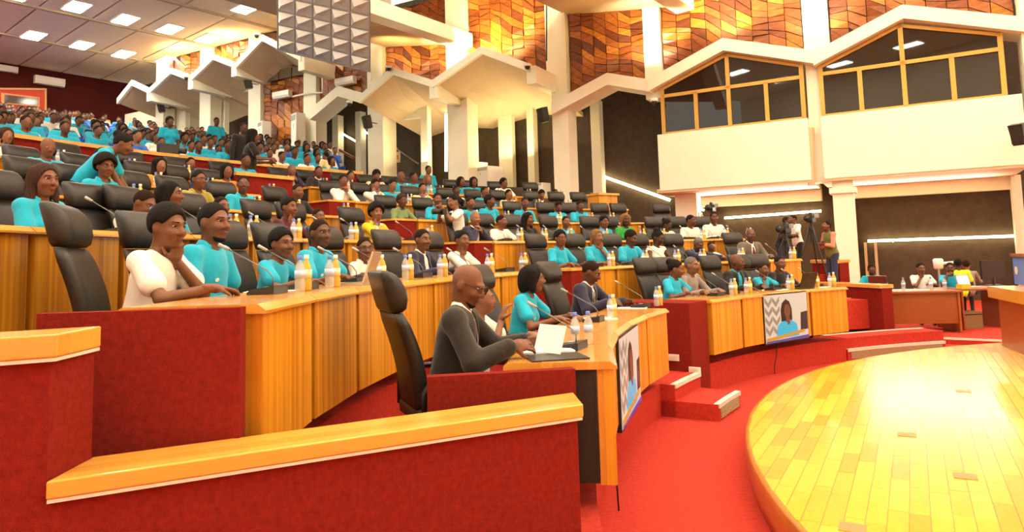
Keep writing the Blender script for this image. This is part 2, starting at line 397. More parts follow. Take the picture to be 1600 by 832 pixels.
# ledges before the blue seats
def ledge(R, a0, a1, z0, z1, label):
    mb = MB(); mb.sector(R, R+.1, a0, a1, z0, z1); o = struct('wall_ledge', mb, M_carpet_shaded, label=label)
    mb = MB(); mb.sector(R-.04, R+.16, a0, a1, z1, z1+.06); mb.build('wooden_cap', M_cap, o)
ledge(R_B0, 132.5, 162, zf(6)-.2, rake(16.8)+.12, 'red ledge with wooden cap before the blue seats')
mb = MB(); mb.sector(R_B0, R_B0+.1, 117, 132.4, zf(6)-.2, rake(16.8)-.02); struct('wall_partition', mb, M_dark, label='low dark partition behind the sixth right row')
ledge(14.5, 143.9, 148.3, zf(5)-.2, rake(14.5)+.16, 'red ledge with wooden cap at the top of the aisle')

# ---- side wall: columns, stone, gables, booths
mb = MB(); mb.prism([W(-8,0,-2.4),W(-8,12.5,-2.4),W(34,12.5,-2.4),W(34,0,-2.4)], (-WN[0]*.2,-WN[1]*.2,0)); struct('wall_right', mb, M_dark, label='dark brown fabric side wall')
def wbox(s0, s1, z0, z1, p0, p1, mb=None):
    mb = mb or MB(); mb.prism([W(s0,z0,p0),W(s1,z0,p0),W(s1,z0,p1),W(s0,z0,p1)], (0,0,z1-z0)); return mb
COLS = [(-5.0,-4.35,-.3,.35,0,12),(-.22,.42,-.45,.1,3.4,12),(4.42,4.95,-.45,.1,6.3,12),(7.55,8.12,-.5,.15,0,12),(11.45,12.3,-.6,.1,0,12),(15.25,16.0,-.5,.1,3,12),(18.7,19.4,-.5,.1,3,12),(21.95,22.7,-.5,.1,4,12),(25.2,25.95,-.5,.1,4,11.7),(28.6,29.2,-.5,.1,5,11.7),(-.55,-.05,-.2,.25,0,3.42),(3.7,4.35,-.9,-.4,0,3.42)]
for s0,s1,p0,p1,z0,z1 in COLS: struct('column', wbox(s0,s1,z0,z1,p0,p1), M_white, label='cream plastered wall column')
struct('trim_1', wbox(8.13,8.3,7.0,12,-.2,.1), M_white, label='cream pilaster strip')
struct('trim_2', wbox(-.62,.02,3.05,3.2,-.25,.32), M_white, label='capital of the lower column')
def gable(pts, th, p0, p1, name='wall_gable', label='cream gable band'):
    s = [(a,b) for a,b in pts]; mb = MB()
    for i in range(len(s)-1):
        (a,b),(c,d) = s[i],s[i+1]
        mb.prism([W(a,b,p0),W(c,d,p0),W(c,d-th,p0),W(a,b-th,p0)], (WN[0]*(p1-p0),WN[1]*(p1-p0),0))
    return struct(name, mb, M_white, label=label)
GA = [(.18,6.86),(-1.97,7.73),(-4.6,6.86)]; GB = [(4.75,6.82),(2.5,7.68),(.18,6.92)]; GC = [(8.0,6.55),(6.05,7.24),(4.7,6.82)]
GF = [(18.65,7.72),(17.15,8.46),(15.9,8.0)]
gable(GA,.36,-.5,.5); gable(GB,.36,-.5,.5); gable(GC,.38,-.5,.45); gable(GF,.42,-.4,.5)
def px2w(pts, p): return [onwall(x,y,p) for x,y in pts]
CAN = [px2w([(561,150),(612,105),(676,125)],1.6), px2w([(676,125),(752,72),(829,100)],1.6), px2w([(369,97),(410,54),(470,85)],1.6), px2w([(299,117),(333,84),(365,96)],1.6), px2w([(232,139),(267,106),(297,117)],1.6), px2w([(183,154),(206,125),(232,137)],1.6)]
for pts in CAN:
    mb = MB(); zmin = min(b for a,b in pts)
    bk = [(a,zmin-1.0+(b-zmin)*.35) for a,b in pts]
    for i in range(2):
        (a,b),(c,d) = pts[i],pts[i+1]; (e,f),(g,h) = bk[i],bk[i+1]
        top = [W(a,b-.06,1.55),W(c,d-.06,1.55),W(g,h+.16,-2.4),W(e,f+.16,-2.4)]
        mb.prism(top, (0,0,-.16))
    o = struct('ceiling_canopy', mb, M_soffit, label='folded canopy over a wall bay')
    mb = MB()
    for i in range(2):
        (a,b),(c,d) = pts[i],pts[i+1]
        mb.prism([W(a,b,1.5),W(c,d,1.5),W(c,d-.26,1.5),W(a,b-.26,1.5)], (WN[0]*.12,WN[1]*.12,0))
    mb.build('fascia', M_white, o)
    (a,b) = pts[2]
    wb = MB(); wb.prism([W(a-.16,b-.62,-.4),W(a+.16,b-.62,-.4),W(a+.16,b-.62,1.58),W(a-.16,b-.62,1.58)], (0,0,.56)); wb.build('valley_beam', M_white, o)
# stone tiles
STC = [mat('stone_%d'%i, c, .42, spec=.4, var=.28, vscale=5, bump=.35, bscale=18, stretch=(1,1,3)) for i,c in enumerate([(.36,.105,.014),(.23,.058,.009),(.13,.032,.008),(.46,.165,.020),(.29,.08,.012)])]
ST_BAYS = [(-4.3,-.25,GA,11.2),(.45,4.4,GB,11.2),(4.98,7.5,GC,11.2),(8.32,11.4,CAN[1],11.2),(12.32,15.2,CAN[0],11.2),(16.02,18.65,GF,11.6),(19.42,21.9,[(19.4,5.6),(21.9,6.2)],11.6),(22.72,25.15,CAN[3],11.6),(25.98,28.5,CAN[4],11.6)]
SW, SH, nst = .44, .23, 0
M_dwood2 = mat('stone_joint', (.06,.022,.006), .9)
for s0,s1,g,zt in ST_BAYS:
    can = g in CAN; gs = sorted(g)
    if can:
        zm = min(b for a,b in g); gs = [(a,b-.42*(b-(zm-1.0+(b-zm)*.35))-.05) for a,b in gs]
    kk = [s0]+[a for a,b in gs if s0 < a < s1]+[s1]; zz0 = [float(np.interp(x,[a for a,b in gs],[b for a,b in gs]))-(.2 if not can else -.06) for x in kk]
    mb = MB()
    for i in range(len(kk)-1): mb.prism([W(kk[i],zz0[i],-.35),W(kk[i+1],zz0[i+1],-.35),W(kk[i+1],zt,-.35),W(kk[i],zt,-.35)], (WN[0]*.23,WN[1]*.23,0))
    back = struct('wall_stone', mb, M_dwood2, label='wall bay clad in brown slanting stone tiles')
    def gz(s):
        return float(np.interp(s,[a for a,b in gs],[b for a,b in gs]))
    nc = max(1,int(round((s1-s0)/SW))); w_ = (s1-s0)/nc; rest = MB()
    lines = {}
    for ci in range(nc+1):
        z = 4.6+RNG.random()*.1; lines[ci] = []
    zb = min(b for a,b in g)-.5; nr = int((zt-zb)/SH)+12
    jit = RNG.normal(0,.06,(nc+1,nr+1))
    for ci in range(nc):
        for ri in range(nr):
            sl = .11*((-1)**(ri//3))
            def zz(c,r): return zb-2.1+r*SH+.11*math.sin(c*1.3+r*.45)*1.3+c*w_*.42+jit[c,r]*.55
            q = [(s0+ci*w_+.009,zz(ci,ri)+.010),(s0+(ci+1)*w_-.009,zz(ci+1,ri)+.010),(s0+(ci+1)*w_-.009,zz(ci+1,ri+1)-.010),(s0+ci*w_+.009,zz(ci,ri+1)-.010)]
            zc = sum(p[1] for p in q)/4; sc_ = s0+(ci+.5)*w_
            if min(q[2][1],q[3][1]) > zt or max(p[1] for p in q) < gz(sc_)-.02 or min(p[1] for p in q) < gz(sc_)-(.30+SH*.5 if not can else -.08): continue
            q = [(a,min(b,zt)) for a,b in q]
            dz = .03+.05*RNG.random(); ti = RNG.normal(0,.018,4)
            zs = int(min(4,max(0,2+2.2*math.sin(ci*.9+ri*.7)+RNG.normal(0,.9))))
            zs = [1,0,4,3,2][zs]
            vs = [W(a,b,-.12) for a,b in q]+[W(a,b,-.12+max(.015,dz+t)) for (a,b),t in zip(q,ti)]
            fs = [(4,5,6,7),(0,1,5,4),(1,2,6,5),(2,3,7,6),(3,0,4,7)]
            vis = onw = W(sc_,zc)[1]; yy = HORIZ-(zc-EYE)*FPX/onw
            if nst < 300 and yy > 6 and s0 > .0 or nst < 300 and yy > 10:
                c0 = W(sc_,zc,-.1); t = MB().add([tuple(np.array(v)-np.array(c0)) for v in vs], [tuple(reversed(f)) for f in fs]); o = t.build('stone_tile', STC[zs], back); o.location = c0; nst += 1
            else: rest.add(vs, [tuple(reversed(f)) for f in fs], zs)
    if rest.v: o = rest.build('stone_tiles', STC, back); o['kind'] = 'stuff'
# interpreter booths in bays A and B
for bay,(mull,g,s0,s1) in enumerate([([1286,1347,1416,1493,1572],GA,.1,-4.25),([1037,1089,1141,1200,1257],GB,4.55,.42)]):
    side = ['right','left'][bay]
    struct('wall_booth_front', wbox(s1,s0,3.45,5.12,-.1,.42), M_white, label='white parapet of the %s booth'%side)
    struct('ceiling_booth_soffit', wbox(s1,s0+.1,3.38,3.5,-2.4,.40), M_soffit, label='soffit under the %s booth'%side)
    struct('wall_booth_header', wbox(s1,s0,3.05,3.38,-2.4,-2.0), M_white, label='cream header under the %s booth'%side)
    struct('wall_booth_back', wbox(s1,s0,5.12,7.6,-2.3,-2.2), M_soffit, label='back wall inside the %s booth'%side)
    win = thing('window_%d'%(bay+1), None, None); win['kind'] = 'structure'; win['label'] = '%s gable window of the interpreter booth in golden frame'%side
    ss = [onwall(m,170 if bay==0 else 190,.2)[0] for m in mull]
    gs = sorted([(a,b-.38) for a,b in g])
    def gz(s): return float(np.interp(s,[a for a,b in gs],[b for a,b in gs]))
    zt, zs_ = 6.30, 5.16
    fr = lambda a,b,c,d: wbox(min(a,b),max(a,b),c,d,.12,.24).build('frame_bar', M_gold, win)
    fr(ss[0]+.03,ss[4]-.03,5.10,5.20); fr(ss[0],ss[4],zt-.05,zt+.05)
    for i,s in enumerate(ss):
        top = gz(s) if i in (0,2,4) else zt
        fr(s-.055,s+.055,5.15,max(top,zt))
    for i in (0,2):
        a,c = ss[i],ss[i+2]; mb = MB(); mb.prism([W(a,gz(a),.12),W(c,gz(c),.12),W(c,gz(c)-.09,.12),W(a,gz(a)-.09,.12)], (WN[0]*.12,WN[1]*.12,0)); mb.build('frame_bar', M_gold, win)
        mb = MB(); mb.prism([W(a,zt,.16),W(c,zt,.16),W(c,gz(c)-.05,.16),W(a,gz(a)-.05,.16)], (WN[0]*.02,WN[1]*.02,0)); mb.build('pane', M_glass, win)
    for i in range(4):
        wbox(ss[i+1],ss[i],5.15,zt,.16,.18).build('pane', M_glass, win)
# posts and cream screens before the dark wall
def post(s0,s1,z0,z1,p0=-2.3,p1=-1.9): struct('wall_post', wbox(s0,s1,z0,z1,p0,p1), M_white, label='cream post against the dark wall')
def pxpost(xa,xb,ymid,z0,z1,p=-1.9,m=None):
    a = onwall(xa,ymid,p)[0]; b = onwall(xb,ymid,p)[0]; struct('wall_post', wbox(min(a,b),max(a,b),z0,z1,p-.35,p), m or M_white, label='cream post against the dark wall')
pxpost(923,937,200,0,7.0); pxpost(780,796,230,0,7.4); pxpost(824,834,230,0,7.4); pxpost(657,667,220,0,7.6); pxpost(519,528,190,3,8.0); pxpost(555,563,190,3,8.0)
pxpost(1320,1336,330,0,3.1); pxpost(1584,1600,330,0,3.4)
def portal(xa, xb, y, ztop, zbot, p, z0, oa, ob):     # cream wall from px xa to xb with an opening oa..ob up to ztop
    s = sorted(onwall(x,y,p)[0] for x in (xa,xb)); o = sorted(onwall(x,y,p)[0] for x in (oa,ob))
    mb = wbox(s[0],o[0],z0,zbot,p-.25,p); wbox(o[1],s[1],z0,zbot,p-.25,p,mb); wbox(o[0],o[1],ztop,zbot,p-.25,p,mb)
    struct('wall_screen', mb, M_white, label='cream wall screen round a dark opening')
portal(580,668,220,onwall(635,186,-.6)[1],7.7,-.6,3,613,658)
portal(740,800,220,onwall(770,168,-1.9)[1],7.4,-1.88,1,741,779)
portal(340,402,180,onwall(370,146,-.6)[1],10.2,-.6,4,351,391)
portal(272,340,180,onwall(300,162,-.6)[1],9.8,-.6,5,287,320)
portal(195,290,180,onwall(250,197,-.6)[1],9.5,-.6,6,243,262)
# sloping and level light strips on the dark wall
def strip(x0,y0,x1,y1,p,label,r=.035):
    a = W(*onwall(x0,y0,p),p); b = W(*onwall(x1,y1,p),p)
    t = thing('light_strip', label, 'light strip', a)
    d = np.array(b)-np.array(a); mb = MB(); mb.tube([(0,0,0),tuple(d)], r, 8); mb.build('diffuser', M_strip, t)
    mb = MB(); mb.tube([(-WN[0]*.05,-WN[1]*.05,0),tuple(d-np.array([*WN,0])*.05)], .03, 6); mb.build('backing', M_metal, t)
strip(1356,377,1590,369,-2.3,'long level light strip on the dark wall behind the technicians')
strip(1132,341,1283,330,-2.3,'level light strip behind the video cameras')
strip(940,275,1047,313,-2.3,'long sloping light strip beside the white booth',.045)
strip(526,204,556,221,-2.2,'short sloping light strip in the rear bay')
strip(566,204,579,211,-2.2,'short light strip behind the hanging speaker')
strip(697,178,697,268,-.75,'vertical light strip beside the bright column',.05)
strip(1083,322,1100,329,-2.2,'small light strip beside the booth column')
strip(1395,377,1396,377,-2.3,'end cap lamp of the level strip',.03)
def rail(x0,y0,x1,y1,p,m,label,r=.03):
    a = W(*onwall(x0,y0,p),p); b = W(*onwall(x1,y1,p),p); d = np.array(b)-np.array(a)
    t = thing('handrail', label, 'handrail', a); mb = MB(); mb.tube([(0,0,0),tuple(d)], r, 8); mb.build('bar', m, t)
    mb = MB()
    for q in (.1,.9): mb.tube([tuple(d*q),tuple(d*q-np.array([*WN,0])*.25)], .012, 6)
    mb.build('bracket', M_metal, t)
rail(518,228,553,247,-2.0,M_bwood,'sloping brown handrail in the rear bay',.06)
rail(612,228,654,256,-1.9,M_metal,'sloping steel handrail behind the rear desks')
rail(352,209,390,222,-1.9,M_metal,'thin steel handrail in the far opening')
# ---- rear wall and ceiling
def AB(a,b,z): q = AV*a+BV*b; return (q[0],q[1],z)
ZC = 11.6
mb = MB(); mb.prism([AB(-14,39.4,4),AB(16.5,39.4,4),AB(16.5,39.4,ZC+.2),AB(-14,39.4,ZC+.2)], (BV[0]*.2,BV[1]*.2,0)); struct('wall_rear', mb, M_rearwall, label='maroon rear wall')
mb = MB(); mb.prism([AB(-14,18,ZC+.05),AB(16.5,18,ZC+.05),AB(16.5,39.5,ZC+.05),AB(-14,39.5,ZC+.05)], (0,0,.15)); ceil = struct('ceiling', mb, M_ceilgap, label='panelled ceiling over the rear seats')
bl = [19.0,22.0,25.9,30.0,34.4,39.4]; al = [14.85-1.82*i for i in range(13)]
al[0] = 16.0; al.insert(1,13.62); al = [16.0]+[13.62-1.82*i for i in range(13)]
for i in range(len(bl)-1):
    for j in range(len(al)-1):
        if bl[i] < 20 and al[j] > 12: continue
        mb = MB(); mb.prism([AB(al[j+1]+.035,bl[i]+.03,ZC),AB(al[j]-.035,bl[i]+.03,ZC),AB(al[j]-.035,bl[i+1]-.03,ZC),AB(al[j+1]+.035,bl[i+1]-.03,ZC)], (0,0,.05)); mb.build('ceiling_panel', M_ceil, ceil)
for b in bl[1:-1]:
    mb = MB(); mb.prism([AB(-12,b-.09,ZC-.06),AB(16,b-.09,ZC-.06),AB(16,b+.09,ZC-.06),AB(-12,b+.09,ZC-.06)], (0,0,.08)); mb.build('rib', M_ceilrib, ceil)
# dropped light beams running into the hall from the columns, with the lower soffits behind them
BD = np.array([-.615,-.789]); BN = np.array([-.789,.615])
def beam(s, z, L, back):
    p = np.array(W(s,0,.35)[:2]); q = p+BD*L; n = BN
    mb = MB(); mb.prism([(*p,z),(*q,z),(*(q+n*.55),z),(*(p+n*.55),z)], (0,0,.48)); o = struct('ceiling_beam', mb, M_white, label='white dropped ceiling beam')
    w0 = np.array(W(s+.3,0,-.2)[:2]); w1 = np.array(W(s+back,0,-.2)[:2])
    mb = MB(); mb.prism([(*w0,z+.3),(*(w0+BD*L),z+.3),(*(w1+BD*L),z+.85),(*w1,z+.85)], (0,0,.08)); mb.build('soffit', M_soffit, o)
beam(11.0,8.95,15,4.2); beam(3.3,8.72,15,4.3)
mb = MB(); mb.prism([(-16,-8,13.2),(26,-8,13.2),W(-12,13.2,-.2),W(20,13.2,-.2),AB(-6,18,13.2)], (0,0,.1)); struct('ceiling', mb, M_ceil, label='high ceiling over the stage')
# the rest of the hall round and behind the camera
mb = MB(); mb.prism([(-16,-8,0),(26,-8,0),(26,-8,13.2),(-16,-8,13.2)], (0,-.2,0)); struct('wall_front', mb, M_white, label='cream front wall')
mb = MB(); mb.prism([(26,-8,0),W(-9,0,.5),W(-9,13.2,.5),(26,-8,13.2)], (.2,0,0)); struct('wall_far', mb, M_white, label='cream far wall')
# ================================================================== LIGHTS
frameM = MB(); frameM.box((-.66,-.36,-.03),(.66,.36,.03)); frame_me = frameM.mesh('frame', M_wplast)
dif = MB(); dif.box((-.6,-.3,-.045),(.6,.3,-.03)); dif_me = dif.mesh('diffuser', M_lamp)
def clight(p, rz, label, group=None, s=1):
    t = thing('ceiling_light', label, 'ceiling light', p, rz, group); t.scale = (s,s,1)
    inst('frame', frame_me, t); inst('diffuser', dif_me, t)
za = math.atan2(BV[1],BV[0])
for px,py,w_ in [(53,55,'leftmost of the lower row'),(120,10,'leftmost of the upper row'),(128,70,'middle of the lower row'),(196,30,'middle of the upper row'),(193,84,'rightmost of the lower row'),(265,45,'rightmost of the upper row'),(385,12,'nearest the side wall')]:
    q = onz(px,py,ZC-.03); clight(tuple(q), za, 'square ceiling panel light, '+w_)
for px,py,w_ in [(325,60,'upper'),(262,93,'lower')]:
    q = onz(px,py,ZC-.03); clight(tuple(q), za, 'bright ceiling light washing the %s rear column'%w_)
k = 0
for x in np.linspace(-10,20,8):
    for y in np.linspace(-5,17,6):
        if (np.array([x,y])-W0)@WN < 1.5: continue
        if x < -3 and y > 13: continue
        clight((x,y,13.16), 0, 'ceiling panel light over the stage and desks', 'ceiling lights over the stage and desks', 1.15)
for a,b in [(7.23-1.82*i,b) for i in range(7) for b in (28.95,33.8)]+[(13.55-3.64*i,24.4) for i in range(1,6)]:
        q = AV*a+BV*b
        clight((q[0],q[1],ZC-.03), za, 'ceiling panel light over the rear seats', 'ceiling lights over the rear seats')
# warm uplights standing on the gables, washing the stone bays
def spot(p, tgt, power, size, col=(1,.72,.28), blend=.6):
    l = bpy.data.lights.new('uplight','SPOT'); l.energy = power; l.color = col; l.spot_size = size; l.spot_blend = blend; l.shadow_soft_size = .12
    o = bpy.data.objects.new('uplight', l); o.location = p; COL.objects.link(o)
    o.rotation_euler = (Vector(tgt)-Vector(p)).to_track_quat('-Z','Y').to_euler()
for s,z,pw in [(-2.2,8.2,150),(2.4,8.1,260),(9.9,8.6,330),(10.8,8.6,200),(14,8.5,80),(6.2,7.7,25)]:
    spot(W(s,z,1.2), W(s,z+1.4,-.1), pw, 2.2)
for s,z in [(4.7,7.4),(11.9,8.2),(0.1,7.5)]: spot(W(s,z,1.4), W(s,z+1.2,0), 240, 1.6, (1,.88,.62))
for s,z in [(23.5,10.5),(26.6,10.3)]: spot(W(s,z,.9), W(s,z+1.1,.2), 120, 2.4, (1,.75,.35))
# unseen area lamps below the soffits of bays D, E and the booths, aimed up
def area(p, tgt, power, sx, sy, col=LAMP):
    l = bpy.data.lights.new('soffit_light','AREA'); l.shape = 'RECTANGLE'; l.size = sx; l.size_y = sy; l.energy = power; l.color = col
    o = bpy.data.objects.new('soffit_light', l); o.location = p; COL.objects.link(o); o.rotation_euler = (Vector(tgt)-Vector(p)).to_track_quat('-Z','Y').to_euler()
area(W(-2,3.1,-1.6), W(-2,3.5,-.6), 40, 3.6, .12); area(W(2.2,3.1,-1.6), W(2.2,3.5,-.6), 60, 3.6, .12)
area(W(10,5.0,-1.4), W(10,8,.2), 55, 2.6, .2, (1,.8,.4)); area(W(13.6,5.2,-.4), W(13.6,8,.6), 18, 2, .2, (1,.8,.45))
# ================================================================== FURNITURE
ORD = ['first','second','third','fourth','fifth','sixth','seventh','eighth','ninth','tenth','eleventh','twelfth','thirteenth']
def desk_mesh(k, ang):
    R = Rk(k); h = math.radians(ang)/2; D = .56; w0 = R*math.tan(h)-.006; w1 = (R+D)*math.tan(h)-.004
    t = MB()      # desktop: bevelled front edge, local y<0 is towards the sitter
    secs = []
    for sx in (-1,1):
        def X(y): return sx*(w0+(w1-w0)*(-y/D))
        secs.append([(X(-D),-D,.71),(X(.035),.035,.71),(X(.035),.035,.722),(X(0),0,.75),(X(-D+.02),-D+.02,.75),(X(-D),-D,.735)])
    t.loft(secs)
    p = MB(); p.box((-w0+.024,-.040,.12),(w0-.016,.014,.708))
    e = MB(); e.box((w0-.03,-.40,.13),(w0-.012,-.075,.708)); e.box((-w0+.012,-.40,.13),(-w0+.03,-.075,.708)); 
    e.box((-w0+.006,-.085,.14),(w0-.006,-.073,.70))  # near-black board; the shade of the gaps between panels is in its colour
    r = MB(); r.box((-w0+.025,-.072,.12),(-w0+.045,-.0405,.708)); r.box((w0-.037,-.072,.12),(w0-.017,-.0405,.708))
    return [('desktop',t.mesh('desktop',M_top)),('front_panel',p.mesh('front_panel',M_panel)),('carcass',e.mesh('carcass',M_darkgap)),('edge_strip',r.mesh('edge_strip',M_top))]
BLOCKS = {(1,'left'):(149.5,176.5,5),(1,'right'):(115.4,139.8,4),(2,'left'):(149.4,182.3,7),(2,'right'):(110.3,141.5,7),(3,'left'):(149.2,181.4,8),(3,'right'):(109.8,141.5,8),(4,'left'):(148.8,175,8),(4,'right'):(109,141.5,9),(5,'left'):(149.2,169,7),(5,'right'):(113,141.5,9),(6,'left'):(149.5,166,7),(6,'right'):(117,140.8,8)}
for (k,blk),(a0,a1,n) in BLOCKS.items():
    da = (a1-a0)/n; parts = desk_mesh(k, da)
    for i in range(n):
        a = a0+(i+.5)*da
        if wall_ang(Rk(k)+.8, .4) > a: continue
        ordn = ORD[i] if blk == 'left' else ORD[n-1-i]
        t = thing('desk', 'amber wooden desk unit, %s from the aisle in the %s row of the %s block'%(ordn,ORD[k-1],blk), 'desk', pol(Rk(k),a,zf(k)), inward(a), 'desk units in curved rows')
        for nm,me in parts: inst(nm, me, t)
# dark side boards at the near ends
# ---- chair
def rrect(w, d, y, z, tilt=0, n=4, r=.5):
    # rounded rectangle section in the x-y plane, width w, depth d, centre y
    pts = []
    for (sx,sy,st) in ((1,1,0),(-1,1,90),(-1,-1,180),(1,-1,270)):
        rr = min(w,d)*r*.98
        for q in range(n+1):
            a = math.radians(st+90*q/n); pts.append((sx*(w/2-rr)+rr*math.cos(a), y+sy*(d/2-rr)+rr*math.sin(a), z))
    return pts
def chair_meshes():
    back = MB(); secs = []
    for i in range(9):
        t = i/8; z = .47+.55*t; y = -.21-.12*t**1.3+.025*math.sin(t*PI); wd = .38+.06*math.sin(min(1,t*1.4)*PI/2); th = .07+.015*math.sin(t*PI)
        if i in (0,8): th *= .7; wd -= .015
        secs.append(rrect(wd,th,y,z))
    back.loft(secs)
    head = MB(); secs = []
    for i,(t,th,wd,dy) in enumerate([(0,.06,.40,0),(.08,.095,.43,.008),(.3,.12,.445,.012),(.55,.125,.45,.008),(.8,.105,.44,-.008),(.94,.075,.42,-.025),(1,.035,.38,-.035)]):
        secs.append(rrect(wd,th,-.335+dy-.03*t,1.025+.225*t))
    head.loft(secs)
    seat = MB(); seat.loft([rrect(.44,.44,.0,.42,r=.2),rrect(.5,.5,.0,.44,r=.2),rrect(.5,.5,.0,.49,r=.2),rrect(.44,.44,0,.515,r=.2)])
    arm = MB(); arm.tube([(0,-.22,.46),(0,-.22,.60),(0,-.17,.665),(0,.10,.67),(0,.18,.64),(0,.19,.56),(0,.15,.46)], .017, 8)
    col = MB(); col.tube([(0,0,.08),(0,0,.43)], [.035,.028], 10)
    base = MB()
    for q in range(5):
        a = 2*PI*q/5; base.tube([(0,0,.10),(.3*math.cos(a),.3*math.sin(a),.055)], [.03,.018], 6); base.lathe([(.018,-.03),(.028,-.02),(.028,.02),(.018,.03)], 8, c=(.3*math.cos(a),.3*math.sin(a),.03))
    return dict(backrest=back.mesh('backrest',M_black,True), headrest=head.mesh('headrest',M_black,True), seat=seat.mesh('seat',M_black,True), armrest=arm.mesh('armrest',M_blackp,True), gas_column=col.mesh('gas_column',M_metal,True), star_base=base.mesh('star_base',M_blackp,True))
CH = chair_meshes()
CHAIRS = []
def chair(p, rz, label, full=True):
    CHAIRS.append((p[0],p[1],p[2]))
    t = thing('desk_chair', label, 'chair', p, rz, 'black high-backed desk chairs')
    for nm in ('backrest','headrest','seat'): inst(nm, CH[nm], t)
    if full:
        inst('armrest', CH['armrest'], t, (.27,0,0)); inst('armrest', CH['armrest'], t, (-.27,0,0))
        inst('gas_column', CH['gas_column'], t); inst('star_base', CH['star_base'], t)
    return t
# ---- bottles and microphones
b = MB(); b.lathe([(.028,0),(.033,.006),(.033,.06),(.030,.07),(.033,.08),(.033,.135),(.026,.165),(.013,.19),(.0125,.205)], 12); wat_me = b.mesh('bottle_body', M_water, True); jui_me = b.mesh('bottle_body', M_juice, True)
b = MB(); b.lathe([(.0150,.198),(.0160,.202),(.0160,.222),(.012,.225)], 10); cap_me = b.mesh('cap', M_bluecap, True); wcap_me = b.mesh('cap', M_wplast, True)
b = MB(); b.lathe([(.0338,.082),(.0338,.132)], 12); lab_me = b.mesh('label_band', M_blabel, True); ylab_me = b.mesh('label_band', M_ylabel, True)
def bottle(p, juice, label, s=1.0):
    s *= .9
    t = thing('drink_bottle', label, 'bottle', p, random.random()*6, 'drink bottles on the desks'); t.scale = (s,s,s)
    inst('bottle_body', jui_me if juice else wat_me, t); inst('cap', wcap_me if juice else cap_me, t); inst('label_band', ylab_me if juice else lab_me, t)
b = MB(); b.prism([(-.1,-.07,0),(-.1,.075,0),(-.1,.075,.045),(-.1,-.05,.028),(-.1,-.07,.012)], (.2,0,0)); mb_me = b.mesh('base', M_blackp)
b = MB(); b.tube([(.05,.05,.04),(.052,.052,.085),(.045,.02,.125),(.02,-.10,.185),(-.005,-.22,.245)], .0038, 6); mg_me = b.mesh('gooseneck', mat('gooseneck_grey',(.16,.15,.14),.35,metal=.6), True)
b = MB(); b.tube([(-.004,-.215,.243),(-.014,-.275,.272)], [.009,.011], 8); mh_me = b.mesh('capsule', M_grey, True)
b = MB(); b.box((-.085,-.03,.031),(-.02,.02,.036)); mk_me = b.mesh('speaker_grille', M_grey)
def mic(p, rz, label):
    t = thing('conference_microphone', label, 'microphone', p, rz, 'desk microphones'); inst('base', mb_me, t); inst('gooseneck', mg_me, t); inst('capsule', mh_me, t); inst('speaker_grille', mk_me, t)
def desk_point(k, a, dx, dy):   # dx tangent (to the sitter's right), dy from the front edge towards the sitter
    aa = a + math.degrees(dx/Rk(k)); return pol(Rk(k)+dy, aa, zk(k)+.001)
